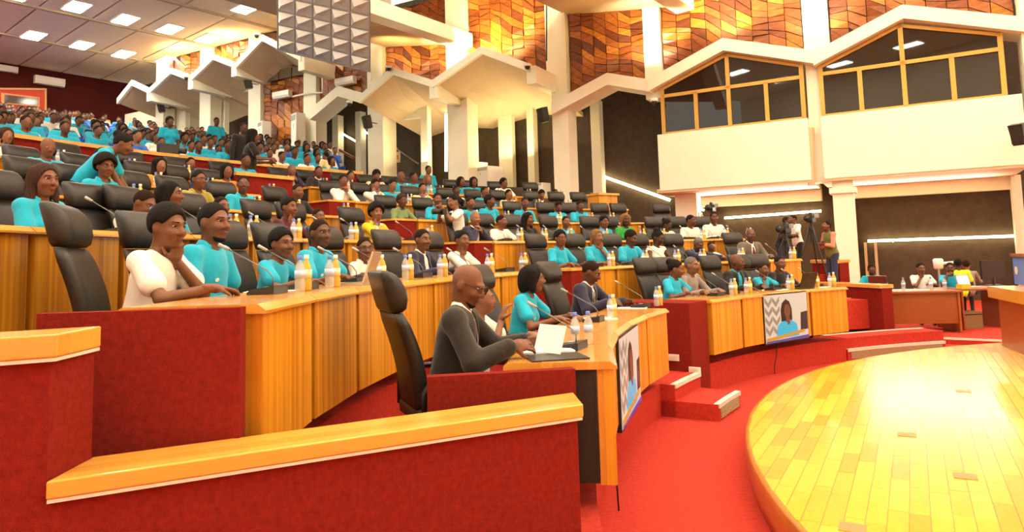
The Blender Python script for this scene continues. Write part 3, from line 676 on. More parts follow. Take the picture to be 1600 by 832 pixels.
# ================================================================== PEOPLE
def smin(a, b, k):
    h = np.clip(.5+.5*(b-a)/k, 0, 1); return b+(a-b)*h-k*h*(1-h)
class Sdf:
    def __init__(s): s.p = []
    def cone(s, a, b, ra, rb=None, k=.02):
        s.p.append(('c',np.array(a,np.float32),np.array(b,np.float32),ra,ra if rb is None else rb,k,0)); return s
    def ell(s, c, r, M=None, k=.02, sub=0):
        s.p.append(('e',np.array(c,np.float32),np.array(r,np.float32),None if M is None else np.array(M,np.float32),0,k,sub)); return s
    def half(s, c, n, k=.008):     # cut away everything on the n side of c
        s.p.append(('h',np.array(c,np.float32),np.array(n,np.float32)/np.linalg.norm(n),0,0,k,2)); return s
    def ev(s, P):
        d = np.full(len(P), 9., np.float32)
        for t,a,b,c,e,k,sub in s.p:
            if t == 'c':
                ba = b-a; pa = P-a; L = float(ba@ba)+1e-9; h = np.clip(pa@ba/L, 0, 1); q = pa-h[:,None]*ba
                v = np.sqrt((q*q).sum(1))-(c+(e-c)*h)
            elif t == 'e':
                q = P-a
                if c is not None: q = q@c
                k0 = np.sqrt(((q/b)**2).sum(1)); k1 = np.sqrt(((q/(b*b))**2).sum(1))+1e-6; v = k0*(k0-1)/k1
            else: v = (P-a)@b
            if sub == 0: d = smin(d, v, k)
            elif sub == 1: d = -smin(-d, v, k)
            else: d = -smin(-d, -v, k)
        return d
    def bounds(s):
        lo = np.full(3,9.); hi = np.full(3,-9.)
        for t,a,b,c,e,k,sub in s.p:
            if sub: continue
            if t == 'c': r = max(c,e); lo = np.minimum(lo,np.minimum(a,b)-r); hi = np.maximum(hi,np.maximum(a,b)+r)
            elif t == 'e': r = b.max(); lo = np.minimum(lo,a-r); hi = np.maximum(hi,a+r)
        return lo-.03, hi+.03
    def mesh(s, name, h, m):
        lo, hi = s.bounds(); B = 4; n = (np.ceil((hi-lo)/(h*B)).astype(int)+1)
        g = [lo[i]+(np.arange(n[i])+.5)*h*B for i in range(3)]
        G = np.stack(np.meshgrid(*g, indexing='ij'),-1).reshape(-1,3).astype(np.float32)
        dc = s.ev(G).reshape(n); act = np.abs(dc) < h*B*1.35+.006
        V = np.repeat(np.repeat(np.repeat(np.where(dc>0,1.,-1.).astype(np.float32),B,0),B,1),B,2)
        ai = np.argwhere(act); off = np.stack(np.meshgrid(*[np.arange(B)]*3, indexing='ij'),-1).reshape(-1,3)
        I = (ai[:,None,:]*B+off[None]).reshape(-1,3)
        V[I[:,0],I[:,1],I[:,2]] = s.ev((lo+(I+.5)*h).astype(np.float32))
        ins = V < 0; X,Y,Z = V.shape
        c8 = [ins[dx:X-1+dx,dy:Y-1+dy,dz:Z-1+dz] for dx in (0,1) for dy in (0,1) for dz in (0,1)]
        cnt = sum(c.astype(np.int8) for c in c8); cell = (cnt>0)&(cnt<8); ci = np.argwhere(cell)
        if len(ci) == 0: return None
        idx = np.full(cell.shape,-1,np.int32); idx[ci[:,0],ci[:,1],ci[:,2]] = np.arange(len(ci))
        acc = np.zeros((len(ci),3)); num = np.zeros(len(ci))
        cs = [(dx,dy,dz) for dx in (0,1) for dy in (0,1) for dz in (0,1)]
        val = {c: V[ci[:,0]+c[0],ci[:,1]+c[1],ci[:,2]+c[2]] for c in cs}
        for c in cs:
            for ax in range(3):
                if c[ax]: continue
                e = list(c); e[ax] = 1; e = tuple(e); a = val[c]; b = val[e]; x = (a<0)!=(b<0)
                t = np.where(x, a/np.where(x,a-b,1), 0); p = np.array(c,float)[None].repeat(len(ci),0); p[:,ax] += t
                acc += p*x[:,None]; num += x
        vs = lo+(ci+acc/num[:,None]+.5)*h
        quads = []
        for ax in range(3):
            o = [1,1,1]; o[ax] = 0
            u,v = [(1,2),(2,0),(0,1)][ax]
            sl0 = [slice(1,None)]*3; sl0[ax] = slice(0,-1); A = ins[tuple(sl0)]
            sl1 = [slice(1,None)]*3; sl1[ax] = slice(1,None); Bv = ins[tuple(sl1)]
            lim = [X-1,Y-1,Z-1]
            e = np.argwhere(A!=Bv); 
            if not len(e): continue
            flip = A[e[:,0],e[:,1],e[:,2]]; p = e.copy(); p[:,u] += 1; p[:,v] += 1
            ok = (p[:,u] < lim[u])&(p[:,v] < lim[v])&(p[:,ax] < lim[ax]); p = p[ok]; flip = flip[ok]
            def gi(du,dv):
                q = p.copy(); q[:,u] += du; q[:,v] += dv; return idx[q[:,0],q[:,1],q[:,2]]
            Q = np.stack([gi(-1,-1),gi(0,-1),gi(0,0),gi(-1,0)],1); Q[~flip] = Q[~flip][:,::-1]
            quads.append(Q[(Q>=0).all(1)])
        Q = np.concatenate(quads)
        me = bpy.data.meshes.new(name); me.vertices.add(len(vs)); me.vertices.foreach_set('co', vs.astype(np.float32).ravel())
        me.loops.add(Q.size); me.loops.foreach_set('vertex_index', Q.ravel().astype(np.int32)); me.polygons.add(len(Q))
        me.polygons.foreach_set('loop_start', np.arange(0,Q.size,4,dtype=np.int32)); me.polygons.foreach_set('use_smooth', np.ones(len(Q),bool))
        me.update(calc_edges=True); me.validate(); me.materials.append(m); return me
def rotm(yaw=0, pitch=0, roll=0):     # columns map local to body; yaw>0 turns to the left (ccw from above), pitch>0 nods down
    return np.array(Matrix.Rotation(yaw,3,'Z')@Matrix.Rotation(-pitch,3,'X')@Matrix.Rotation(roll,3,'Y'))
SKIN = [mat('skin_a',(.105,.040,.020),.5,spec=.35,var=.08,vscale=25), mat('skin_b',(.155,.062,.030),.5,spec=.35,var=.08,vscale=25), mat('skin_c',(.215,.095,.050),.5,spec=.35,var=.08,vscale=25), mat('skin_d',(.065,.026,.014),.5,spec=.35,var=.08,vscale=25)]
LIPS = mat('lips',(.13,.032,.026),.45); HAIR = {'black':mat('hair_black',(.007,.005,.0045),.8,spec=.2,bump=1.0,bscale=1,stretch=(170,170,14)), 'brown':mat('hair_brown',(.040,.016,.009),.8,spec=.25,var=.5,vscale=1,stretch=(120,120,8),bump=1.0,bscale=1), 'gold':mat('hair_gold',(.21,.10,.035),.8,spec=.2,var=.5,vscale=1,stretch=(120,120,10),bump=1.0,bscale=1),'grey':mat('hair_grey',(.10,.09,.085),.8),'crop':mat('hair_crop',(.020,.011,.007),.95,spec=.12)}
EYEW = mat('eye_white',(.42,.36,.31),.4); EYEB = mat('eye_dark',(.010,.006,.004),.15)
CLO = {n: mat('cloth_'+n, c, .85, spec=.2, var=.07, vscale=14, bump=.35, bscale=28, sheen=.2) for n,c in dict(teal=(.012,.37,.56),white=(.80,.76,.70),charcoal=(.024,.020,.017),navy=(.022,.022,.050),black=(.014,.013,.012),grey=(.26,.22,.20),maroon=(.075,.012,.022),yellow=(.72,.50,.015),green=(.03,.34,.06),orange=(.68,.22,.02),olive=(.30,.26,.045),cream=(.70,.58,.30),pink=(.62,.24,.17),pattern=(.16,.24,.10),vest=(.15,.16,.035),hivis=(.60,.80,.02),mgrey=(.12,.105,.085),denim=(.03,.04,.09),blue=(.03,.13,.50)).items()}
eb = MB()
for i in range(9):
    pass
def eye_mesh():
    b = MB(); n = 10; R = .0108; rings = [(math.sin(t)*R, math.cos(t)*R) for t in (0.001,.4,.80,1.1,1.5,2.2,3.14)]
    vs = [(r*math.cos(2*PI*k/n), y, r*math.sin(2*PI*k/n)) for r,y in rings for k in range(n)]
    for i in range(len(rings)-1): b.add(vs[i*n:(i+2)*n], [(k,(k+1)%n,(k+1)%n+n,k+n) for k in range(n)], 1 if i < 2 else 0)
    return b.mesh('eye',[EYEW,EYEB],True)
EYE_ME = eye_mesh()
def ik(sh, hand, l1, l2, pole):
    sh = np.array(sh,float); hand = np.array(hand,float); d = hand-sh; L = np.linalg.norm(d); L2 = min(L,(l1+l2)*.995); hand = sh+d/L*L2; d = d/L
    x = (l1*l1-l2*l2+L2*L2)/(2*L2); y = math.sqrt(max(0,l1*l1-x*x)); pl = np.array(pole,float); pl -= d*(pl@d); pl /= np.linalg.norm(pl)+1e-9
    return sh+d*x+pl*y, hand
HANDC = {}
def hand_sdf(o, fwd, palmn, side, curl, s=1.0):
    # o wrist, fwd finger direction, palmn palm-facing direction, side +1: thumb on the (fwd x palmn) side
    f = np.array(fwd,float); f /= np.linalg.norm(f); n = np.array(palmn,float); n -= f*(n@f); n /= np.linalg.norm(n); x = np.cross(f,n)*side
    S = Sdf(); o = np.array(o,float); s *= 1.0
    S.ell(o+f*.048*s, (.048*s,.016*s,.042*s), np.stack([f,n,x],1), k=.01)
    S.cone(o-f*.035*s, o+f*.015*s, .024*s, .026*s, k=.02)
    for i,(off,L) in enumerate(((.030,.062),(.010,.072),(-.011,.067),(-.030,.050))):
        b = o+f*.082*s+x*off*s; p = b; d = f; c = curl*(1+.12*i)
        for j,l in enumerate((.44,.31,.25)):
            d2 = d*math.cos(c*(.8 if j else .6))+n*math.sin(c*(.8 if j else .6)); d2 /= np.linalg.norm(d2)
            q = p+d2*L*l*s*1.05; S.cone(p,q,(.0095-.0008*j)*s,(.0090-.0009*j)*s,k=.004); p = q; nn = n*math.cos(c*.8)-d*math.sin(c*.8); d = d2; n_ = n
    b = o+f*.022*s+x*.032*s; t1 = b+(f*.55+x*.75+n*.35)*.036*s; t2 = t1+(f*.85+x*.25+n*.35*(1+curl))*.034*s
    S.cone(b,t1,.013*s,.0105*s,k=.012); S.cone(t1,t2,.0105*s,.0085*s,k=.004)
    return S
def person(name, label, loc, rz, top='polo', col='teal', hair='short', hcol='black', skin=0, sc=1.0, headsc=1.0, lean=.12, twist=0, hyaw=0, hpitch=0, hroll=0,
           pose='desk', stand=False, h=.013, glasses=False, beard=False, tie=False, fem=False, tuck='dark', hands=None, kid=False, group=None, logo=False, legs=True, deskdy=0):
    t = thing(name, label, 'person', loc, rz, group)
    hipz = .52 if not stand else .93
    u = sc; hip = np.array([0,-.02,hipz])
    Rl = rotm(twist, lean, 0)
    def T(x,y,z): return hip+Rl@(np.array([x,y,z])*u)      # torso space: origin at hip
    bw = .92 if fem else 1.0
    neckb = T(0,.0,.475); hc = neckb+Rl@(np.array([0,.018,.165*(.5+.5*headsc/u if u else 1)])*u)
    Rh = Rl@rotm(0,-lean*.75,0)@rotm(hyaw,hpitch,hroll)
    hs = headsc*.96
    def Hh(x,y,z): return hc+Rh@(np.array([x,y,z])*hs)
    # ---- arms
    shl = {1:T(.165*bw,0,.445), -1:T(-.165*bw,0,.445)}
    dz = .75-hipz if not stand else .3
    P = {}
    dk = .765
    up = [0,0,1]; dn = [0,0,-1]
    if pose == 'desk': P = {1:((.16,.30,dk+.03),(-.5,.8,-.12),dn,.35), -1:((-.15,.33,dk+.03),(.55,.8,-.12),dn,.4)}
    elif pose == 'read': P = {1:((.17,.30,dk+.06),(-.45,.85,-.05),(-.7,0,-.6),.55), -1:((-.13,.36,dk+.05),(.2,.95,-.1),(.7,0,-.7),.5)}
    elif pose == 'chin': P = {1:(tuple(Hh(.035,.055,-.185)),(-.25,.25,.9),tuple(Rh@np.array([0,-.8,.4])),1.0), -1:((-.10,.32,dk+.03),(.7,.7,-.1),dn,.4)}
    elif pose == 'chinl': P = {-1:(tuple(Hh(-.035,.055,-.185)),(.25,.25,.9),tuple(Rh@np.array([0,-.8,.4])),1.0), 1:((.10,.32,dk+.03),(-.7,.7,-.1),dn,.4)}
    elif pose == 'clasp': P = {1:(tuple(Hh(.05,.10,-.20)),(-.6,.1,.75),(-.6,-.6,0),1.1), -1:(tuple(Hh(-.05,.10,-.20)),(.6,.1,.75),(.6,-.6,0),1.1)}
    elif pose == 'face': P = {1:(tuple(Hh(.06,.09,-.13)),(-.35,-.1,.9),(-.3,-.9,0),.8), -1:(tuple(Hh(-.06,.09,-.13)),(.35,-.1,.9),(.3,-.9,0),.8)}
    elif pose == 'lap': P = {1:((.08,.24,hipz+.13),(-.8,.55,-.1),dn,.5), -1:((-.08,.25,hipz+.13),(.8,.55,-.1),dn,.5)}
    elif pose == 'fold': P = {1:((.02,.22,hipz+.26),(-.95,.25,0),(0,-1,0),.5), -1:((-.02,.25,hipz+.23),(.95,.25,0),(0,-1,0),.5)}
    elif pose == 'hang': P = {1:((.24,.05,hipz-.10),(0,.15,-1),(-1,0,0),.35), -1:((-.24,.05,hipz-.10),(0,.15,-1),(1,0,0),.35)}
    elif pose == 'camera': P = {1:(tuple(Hh(.09,.24,-.09)),(-.55,.5,.55),(-.6,.2,-.3),.9), -1:(tuple(Hh(-.09,.28,-.11)),(.5,.5,.6),(.5,0,.6),.9)}
    elif pose == 'hold': P = {1:((.14,.34,hipz+.22),(-.4,.9,.1),(-.7,0,-.5),.8), -1:((-.12,.36,hipz+.2),(.4,.9,.1),(.7,0,-.5),.8)}
    elif pose == 'phone': P = {1:(tuple(Hh(.085,-.01,-.17)),(-.02,.05,1),(-1,0,0),.6), -1:((-.12,.32,dk+.03),(.6,.8,-.1),dn,.4)}
    elif pose == 'wave': P = {1:(tuple(Hh(.16,.18,-.16)),(-.1,.3,.9),(-.5,.8,0),.5), -1:((-.12,.32,dk+.03),(.6,.8,-.1),dn,.4)}
    elif pose == 'reach': P = {1:((.14,.52,dk+.03),(-.1,1,-.1),dn,.3), -1:((-.16,.50,dk+.03),(.1,1,-.1),dn,.3)}
    elif pose == 'drink': P = {1:(tuple(Hh(.05,.13,-.13)),(-.6,.2,.5),(-.7,-.2,.2),1.0), -1:((-.14,.33,dk+.03),(.6,.8,-.1),dn,.4)}
    if hands: P.update(hands)
    P = {q: ((v[0][0],v[0][1]+(deskdy if abs(v[0][2]-dk) < .08 else 0),v[0][2]),*v[1:]) for q,v in P.items()}
    l1, l2 = .275*u, .245*u
    arms = {}
    for sd in (1,-1):
        tgt,fw,pn_,cu = P[sd]; el, wr = ik(shl[sd], tgt, l1, l2, (sd*.6,-.25,-.75) if pose not in ('clasp','face','chin','chinl') else (sd*.55,.35,-.8)); arms[sd] = (el,wr,fw,pn_,cu)
    # ---- body: one continuous skin mesh
    B = Sdf()
    B.ell(Hh(0,-.008,.022),np.array([.075,.094,.093])*hs,Rh,k=.03)
    B.ell(Hh(0,.030,-.040),np.array([.060,.066,.082])*hs,Rh,k=.035)
    B.ell(Hh(0,.072,-.098),np.array([.026,.024,.020])*hs,Rh,k=.025)
    if h < .017:
        for sd in (1,-1):
            B.ell(Hh(sd*.033,.078,-.030),np.array([.026,.024,.024])*hs,Rh,k=.02)
            B.ell(Hh(sd*.030,.108,.008),np.array([.019,.014,.011])*hs,Rh,k=.012,sub=1)
            B.ell(Hh(sd*.075,-.005,-.012),np.array([.012,.021,.033])*hs,Rh,k=.008)
        B.cone(Hh(0,.096,.012),Hh(0,.119,-.028),.010*hs,.0165*hs,k=.012)
        for sd in (1,-1): B.ell(Hh(sd*.015,.106,-.034),np.array([.012,.011,.009])*hs,Rh,k=.008)
        B.ell(Hh(0,.088,.026),np.array([.05,.018,.009])*hs,Rh,k=.02)
        B.ell(Hh(0,.095,-.064),np.array([.025,.014,.015])*hs,Rh,k=.012)
    else:
        B.cone(Hh(0,.094,.010),Hh(0,.110,-.030),.012*hs,.017*hs,k=.015)
    B.cone(neckb-Rl@np.array([0,0,.03])*u, Hh(0,-.018,-.06), .052*u*bw, .050*hs*bw, k=.03)
    B.ell(T(0,0,.33),np.array([.12,.075,.16])*u*[bw,1,1],Rl,k=.05); B.ell(T(0,0,.12),np.array([.11,.08,.15])*u,Rl,k=.05)
    for sd in (1,-1):
        el,wr = arms[sd][:2]; B.cone(T(sd*.05,0,.43),shl[sd],.045*u,.042*u,k=.03)
        B.cone(shl[sd],el,.042*u*bw,.034*u*bw,k=.03); B.cone(el,wr,.036*u*bw,.024*u*bw,k=.015)
    sk = SKIN[skin]
    o = bpy.data.objects.new('body', B.mesh('body', h, sk)); link(o, t)
    if h < .021:
        for sd in (1,-1):
            el,wr,fw,pn_,cu = arms[sd]
            me = hand_sdf(wr,fw,pn_,-sd,cu,.98*max(.78,min(1,u))).mesh('hand', .0042 if h < .0105 else .0065, sk)
            if me: link(bpy.data.objects.new('hand', me), t)
        for sd in (1,-1):
            q = Hh(sd*.031,.0865,.007); e = inst('eye', EYE_ME, t, tuple(q)); e.rotation_euler = Matrix(Rh.tolist()).to_euler(); e.scale = (hs*1.15,hs,hs*.6)
        Lp = Sdf().ell(Hh(0,.1065,-.057),np.array([.022,.008,.0065])*hs,Rh,k=.004).ell(Hh(0,.1055,-.069),np.array([.020,.009,.0075])*hs,Rh,k=.004)
        link(bpy.data.objects.new('lips', Lp.mesh('lips', .005, LIPS)), t)
    # ---- hair
    if hair != 'bald':
        S = Sdf(); th = {'short':.006,'crop':.0035,'afro':.034,'mid':.012}.get(hair,.012)
        S.ell(Hh(0,-.010,.024),(np.array([.0755,.094,.0935])+th)*hs,Rh,k=.01)
        if hair in ('afro','mid'): S.ell(Hh(0,-.018,.034),(np.array([.074,.085,.088])+th*1.05)*hs,Rh,k=.03)
        if hair == 'bob':
            for sd in (1,-1): S.cone(Hh(sd*.062,-.02,.05),Hh(sd*.078,-.005,-.10),.045*hs,.030*hs,k=.03)
            S.ell(Hh(0,-.07,-.03),np.array([.085,.06,.11])*hs,Rh,k=.03)
        if hair == 'long':
            for sd in (1,-1): S.cone(Hh(sd*.060,-.02,.05),Hh(sd*.080,-.01,-.12),.042*hs,.032*hs,k=.03); S.cone(Hh(sd*.080,-.01,-.12),T(sd*.10,.05,.27),.034*hs,.022*hs,k=.02)
            S.ell(Hh(0,-.075,-.05),np.array([.088,.055,.15])*hs,Rh,k=.03)
        if hair == 'bun': S.ell(Hh(0,-.10,.075),np.array([.05,.05,.05])*hs,Rh,k=.015)
        if hair == 'topbun': S.ell(Hh(0,-.05,.125),np.array([.06,.06,.048])*hs,Rh,k=.02)
        if hair == 'pony': S.cone(Hh(0,-.10,.05),Hh(0,-.15,-.02),.035*hs,.045*hs,k=.02); S.cone(Hh(0,-.15,-.02),Hh(0,-.14,-.12),.045*hs,.02*hs,k=.02)
        if hair == 'braids':
            for q in range(7):
                an = math.radians(-150+q*50-0); x = math.cos(math.radians(200+q*23.3)); y = math.sin(math.radians(200+q*23.3))
                S.cone(Hh(x*.07,y*.085-.005,.03),Hh(x*.088,y*.10-.01,-.13),.018*hs,.016*hs,k=.012)
        fz = {'crop':.074,'short':.070}.get(hair,.064)
        S.ell(Hh(0,.108,-.040),np.array([.078 if hair in ('bob','long','braids') else .096,.088,.122])*hs,Rh,k=.016,sub=1)
        if hair not in ('bob','long','braids'):
            S.half(Hh(0,-.05,-.040),Rh@np.array([0,.6,-1.0]),k=.018)
            for sd in (1,-1): S.ell(Hh(sd*.085,.012,-.022),np.array([.035,.036,.048])*hs,Rh,k=.006,sub=1)
        me = S.mesh('hair', max(h*.75,.0075), HAIR['crop' if hair == 'crop' and hcol == 'black' else hcol])
        if me: link(bpy.data.objects.new('hair', me), t)
        if h < .014:
            E = Sdf()
            for sd in (1,-1): E.cone(Hh(sd*.016,.1035,.028),Hh(sd*.048,.088,.030),.0048*hs,.0035*hs,k=.002)
            link(bpy.data.objects.new('eyebrows', E.mesh('eyebrows', .004, HAIR['black'])), t)
    if beard:
        S = Sdf().ell(Hh(0,.032,-.060),np.array([.060,.066,.064])*hs,Rh,k=.01).ell(Hh(0,.075,-.104),np.array([.027,.0255,.0215])*hs,Rh,k=.02)
        S.half(Hh(0,.06,-.088),Rh@np.array([0,.25,1.0])); S.half(Hh(0,.055,-.06),Rh@np.array([0,-1,.2]))
        me = S.mesh('beard', .006, HAIR['black'])
        if me: link(bpy.data.objects.new('beard', me), t)
    if glasses:
        g = MB()
        for sd in (1,-1):
            g.tube([tuple(Hh(sd*.033+.026*math.cos(a),.112-.006*abs(math.cos(a)),.006+.019*math.sin(a))) for a in np.linspace(0,2*PI,13)], .0022, 5)
            g.tube([tuple(Hh(sd*.058,.106,.010)),tuple(Hh(sd*.078,.0,.010))], .002, 5)
        g.tube([tuple(Hh(-.008,.113,.010)),tuple(Hh(.008,.113,.010))], .002, 5); g.build('glasses', M_blackp, t)
    # ---- clothes
    ch = max(h*1.05,.011); cm = CLO[col]
    def torso(S, e):
        S.ell(T(0,.005,.34),(np.array([.150*bw,.100,.165])+e)*u,Rl,k=.04)
        S.ell(T(0,.012 if not fem else .02,.15),(np.array([.150*bw,.112,.17])+e)*u,Rl,k=.06)
        S.ell(T(0,0,.0),(np.array([.165,.125,.12])+e)*u,Rl,k=.06)
        if fem:
            for sd in (1,-1): S.ell(T(sd*.065,.075,.30),(np.array([.06,.05,.06])+e)*u,Rl,k=.03)
        for sd in (1,-1): S.cone(T(sd*.045,-.005,.455),shl[sd]-np.array([0,0,.005]),(.040+e)*u,(.050+e)*u,k=.035)
    def sleeves(S, f, e, flare=0):
        for sd in (1,-1):
            el,wr = arms[sd][:2]; a = shl[sd]
            if f <= 1: S.cone(a,a+(el-a)*f,(.048+e)*u*bw,(.047+e+flare)*u*bw,k=.025)
            else: S.cone(a,el,(.048+e)*u*bw,(.043+e)*u*bw,k=.025); S.cone(el,el+(wr-el)*(f-1),(.043+e)*u*bw,(.033+e)*u*bw,k=.02)
    if top in ('polo','tee','shirt','vest','sleeveless','scrub'):
        S = Sdf(); torso(S,.006)
        if top in ('polo','tee'): sleeves(S,.62,.008,.012)
        elif top == 'shirt': sleeves(S,1.88,.006)
        if top == 'vest': pass
        S.ell(neckb+Rl@np.array([0,.028,.045])*u, np.array([.062,.066,.055])*u,Rl,k=.006,sub=1)
        me = S.mesh('shirt', ch, cm); link(bpy.data.objects.new('shirt', me), t)
        if top == 'vest':
            S = Sdf(); torso(S,.001); sleeves(S,1.6,.004); link(bpy.data.objects.new('undershirt', S.mesh('undershirt', ch, CLO['pink'])), t)
        if top in ('polo','shirt') and h < .017:
            c = MB()   # folded collar
            secs = []
            for i in range(17):
                a = -2.2+4.4*i/16+PI/2+PI; ca, sa = math.cos(a), math.sin(a)
                yy = sa*.062+.012; dp = .02*max(0,yy)*10*.4
                def pt(r,z): return tuple(neckb+Rl@(np.array([ca*r,sa*r*1.02+.012,z-max(0,sa)*.045])*u))
                secs.append([pt(.058,.052),pt(.064,.054),pt(.080,.018),pt(.074,.012)])
            c.loft(secs); c.build('collar', cm, t, True)
        if logo:
            b = MB(); q = T(.072,.118 if not fem else .135,.31); b.lathe([(.001,0),(.012,0),(.012,.003),(.001,.003)], 10); o = b.build('chest_logo', CLO['white'], t); o.location = tuple(q); o.rotation_euler = Matrix((Rl@rotm(0,-1.35,0)).tolist()).to_euler(); o.scale = (1.8,1,1)
    if top == 'suit':
        S = Sdf(); torso(S,.004); link(bpy.data.objects.new('shirt', S.mesh('shirt', ch, CLO['teal' if tie=='teal' else 'white'])), t)
        S = Sdf(); torso(S,.020); sleeves(S,1.86,.016)
        a = T(0,.16,.47); 
        S.ell(T(0,.145,.40),np.array([.046,.09,.20])*u,Rl,k=.006,sub=1)
        S.ell(neckb+Rl@np.array([0,.03,.05])*u,np.array([.066,.070,.06])*u,Rl,k=.006,sub=1)
        link(bpy.data.objects.new('jacket', S.mesh('jacket', ch, cm)), t)
        c = MB(); secs = []
        for i in range(17):
            aa = -2.4+4.8*i/16+PI/2+PI; ca, sa = math.cos(aa), math.sin(aa)
            def pt(r,z): return tuple(neckb+Rl@(np.array([ca*r,sa*r*1.02+.012,z-max(0,sa)*.05])*u))
            secs.append([pt(.056,.056),pt(.061,.058),pt(.072,.022),pt(.066,.018)])
        c.loft(secs); c.build('shirt_collar', CLO['teal' if tie=='teal' else 'white'], t, True)
        if tie and tie != 'teal':
            b = MB(); b.loft([[tuple(T(sx*w_,y,z)) for sx,y in ((-1,yy-.006),(1,yy-.006),(1,yy+.004),(-1,yy+.004))] for z,w_,yy in ((.455,.014,.072),(.43,.012,.092),(.34,.024,.118),(.22,.032,.132))]); b.build('tie', CLO[tie], t)
    # ---- legs
    tm = {'dark':M_trous,'denim':CLO['denim'],'black':CLO['black'],'charcoal':CLO['charcoal'],'white':CLO['white'],'navy':CLO['navy'],'mgrey':CLO['mgrey']}[tuck]
    if legs:
        S = Sdf(); S.ell(hip,np.array([.165,.125,.11])*max(u,.85),k=.03); F = Sdf(); us = max(u,.8)
        for sd in (1,-1):
            if stand:
                kn = np.array([sd*.10,.02,.49]); an = np.array([sd*.10,-.02,.09]); S.cone(hip+[sd*.09,0,-.03],kn,.085,.062,k=.04); S.cone(kn,an,.06,.048,k=.03)
            else:
                kn = np.array([sd*.11,.38*us,.50]); an = np.array([sd*.11,.34*us,.10]); S.cone(hip+[sd*.09,0,-.01],kn,.082*us,.062*us,k=.04); S.cone(kn,an,.06*us,.045*us,k=.03)
            F.cone(an+[0,-.03,-.055],an+[0,.15,-.062],.034,.028,k=.02); F.cone(an+[0,0,0],an+[0,0,-.05],.036,.036,k=.02)
        link(bpy.data.objects.new('trousers', S.mesh('trousers', max(h*1.5,.022), tm)), t)
        link(bpy.data.objects.new('shoes', F.mesh('shoes', .016 if h < .014 else .022, M_blackp)), t)
    return t
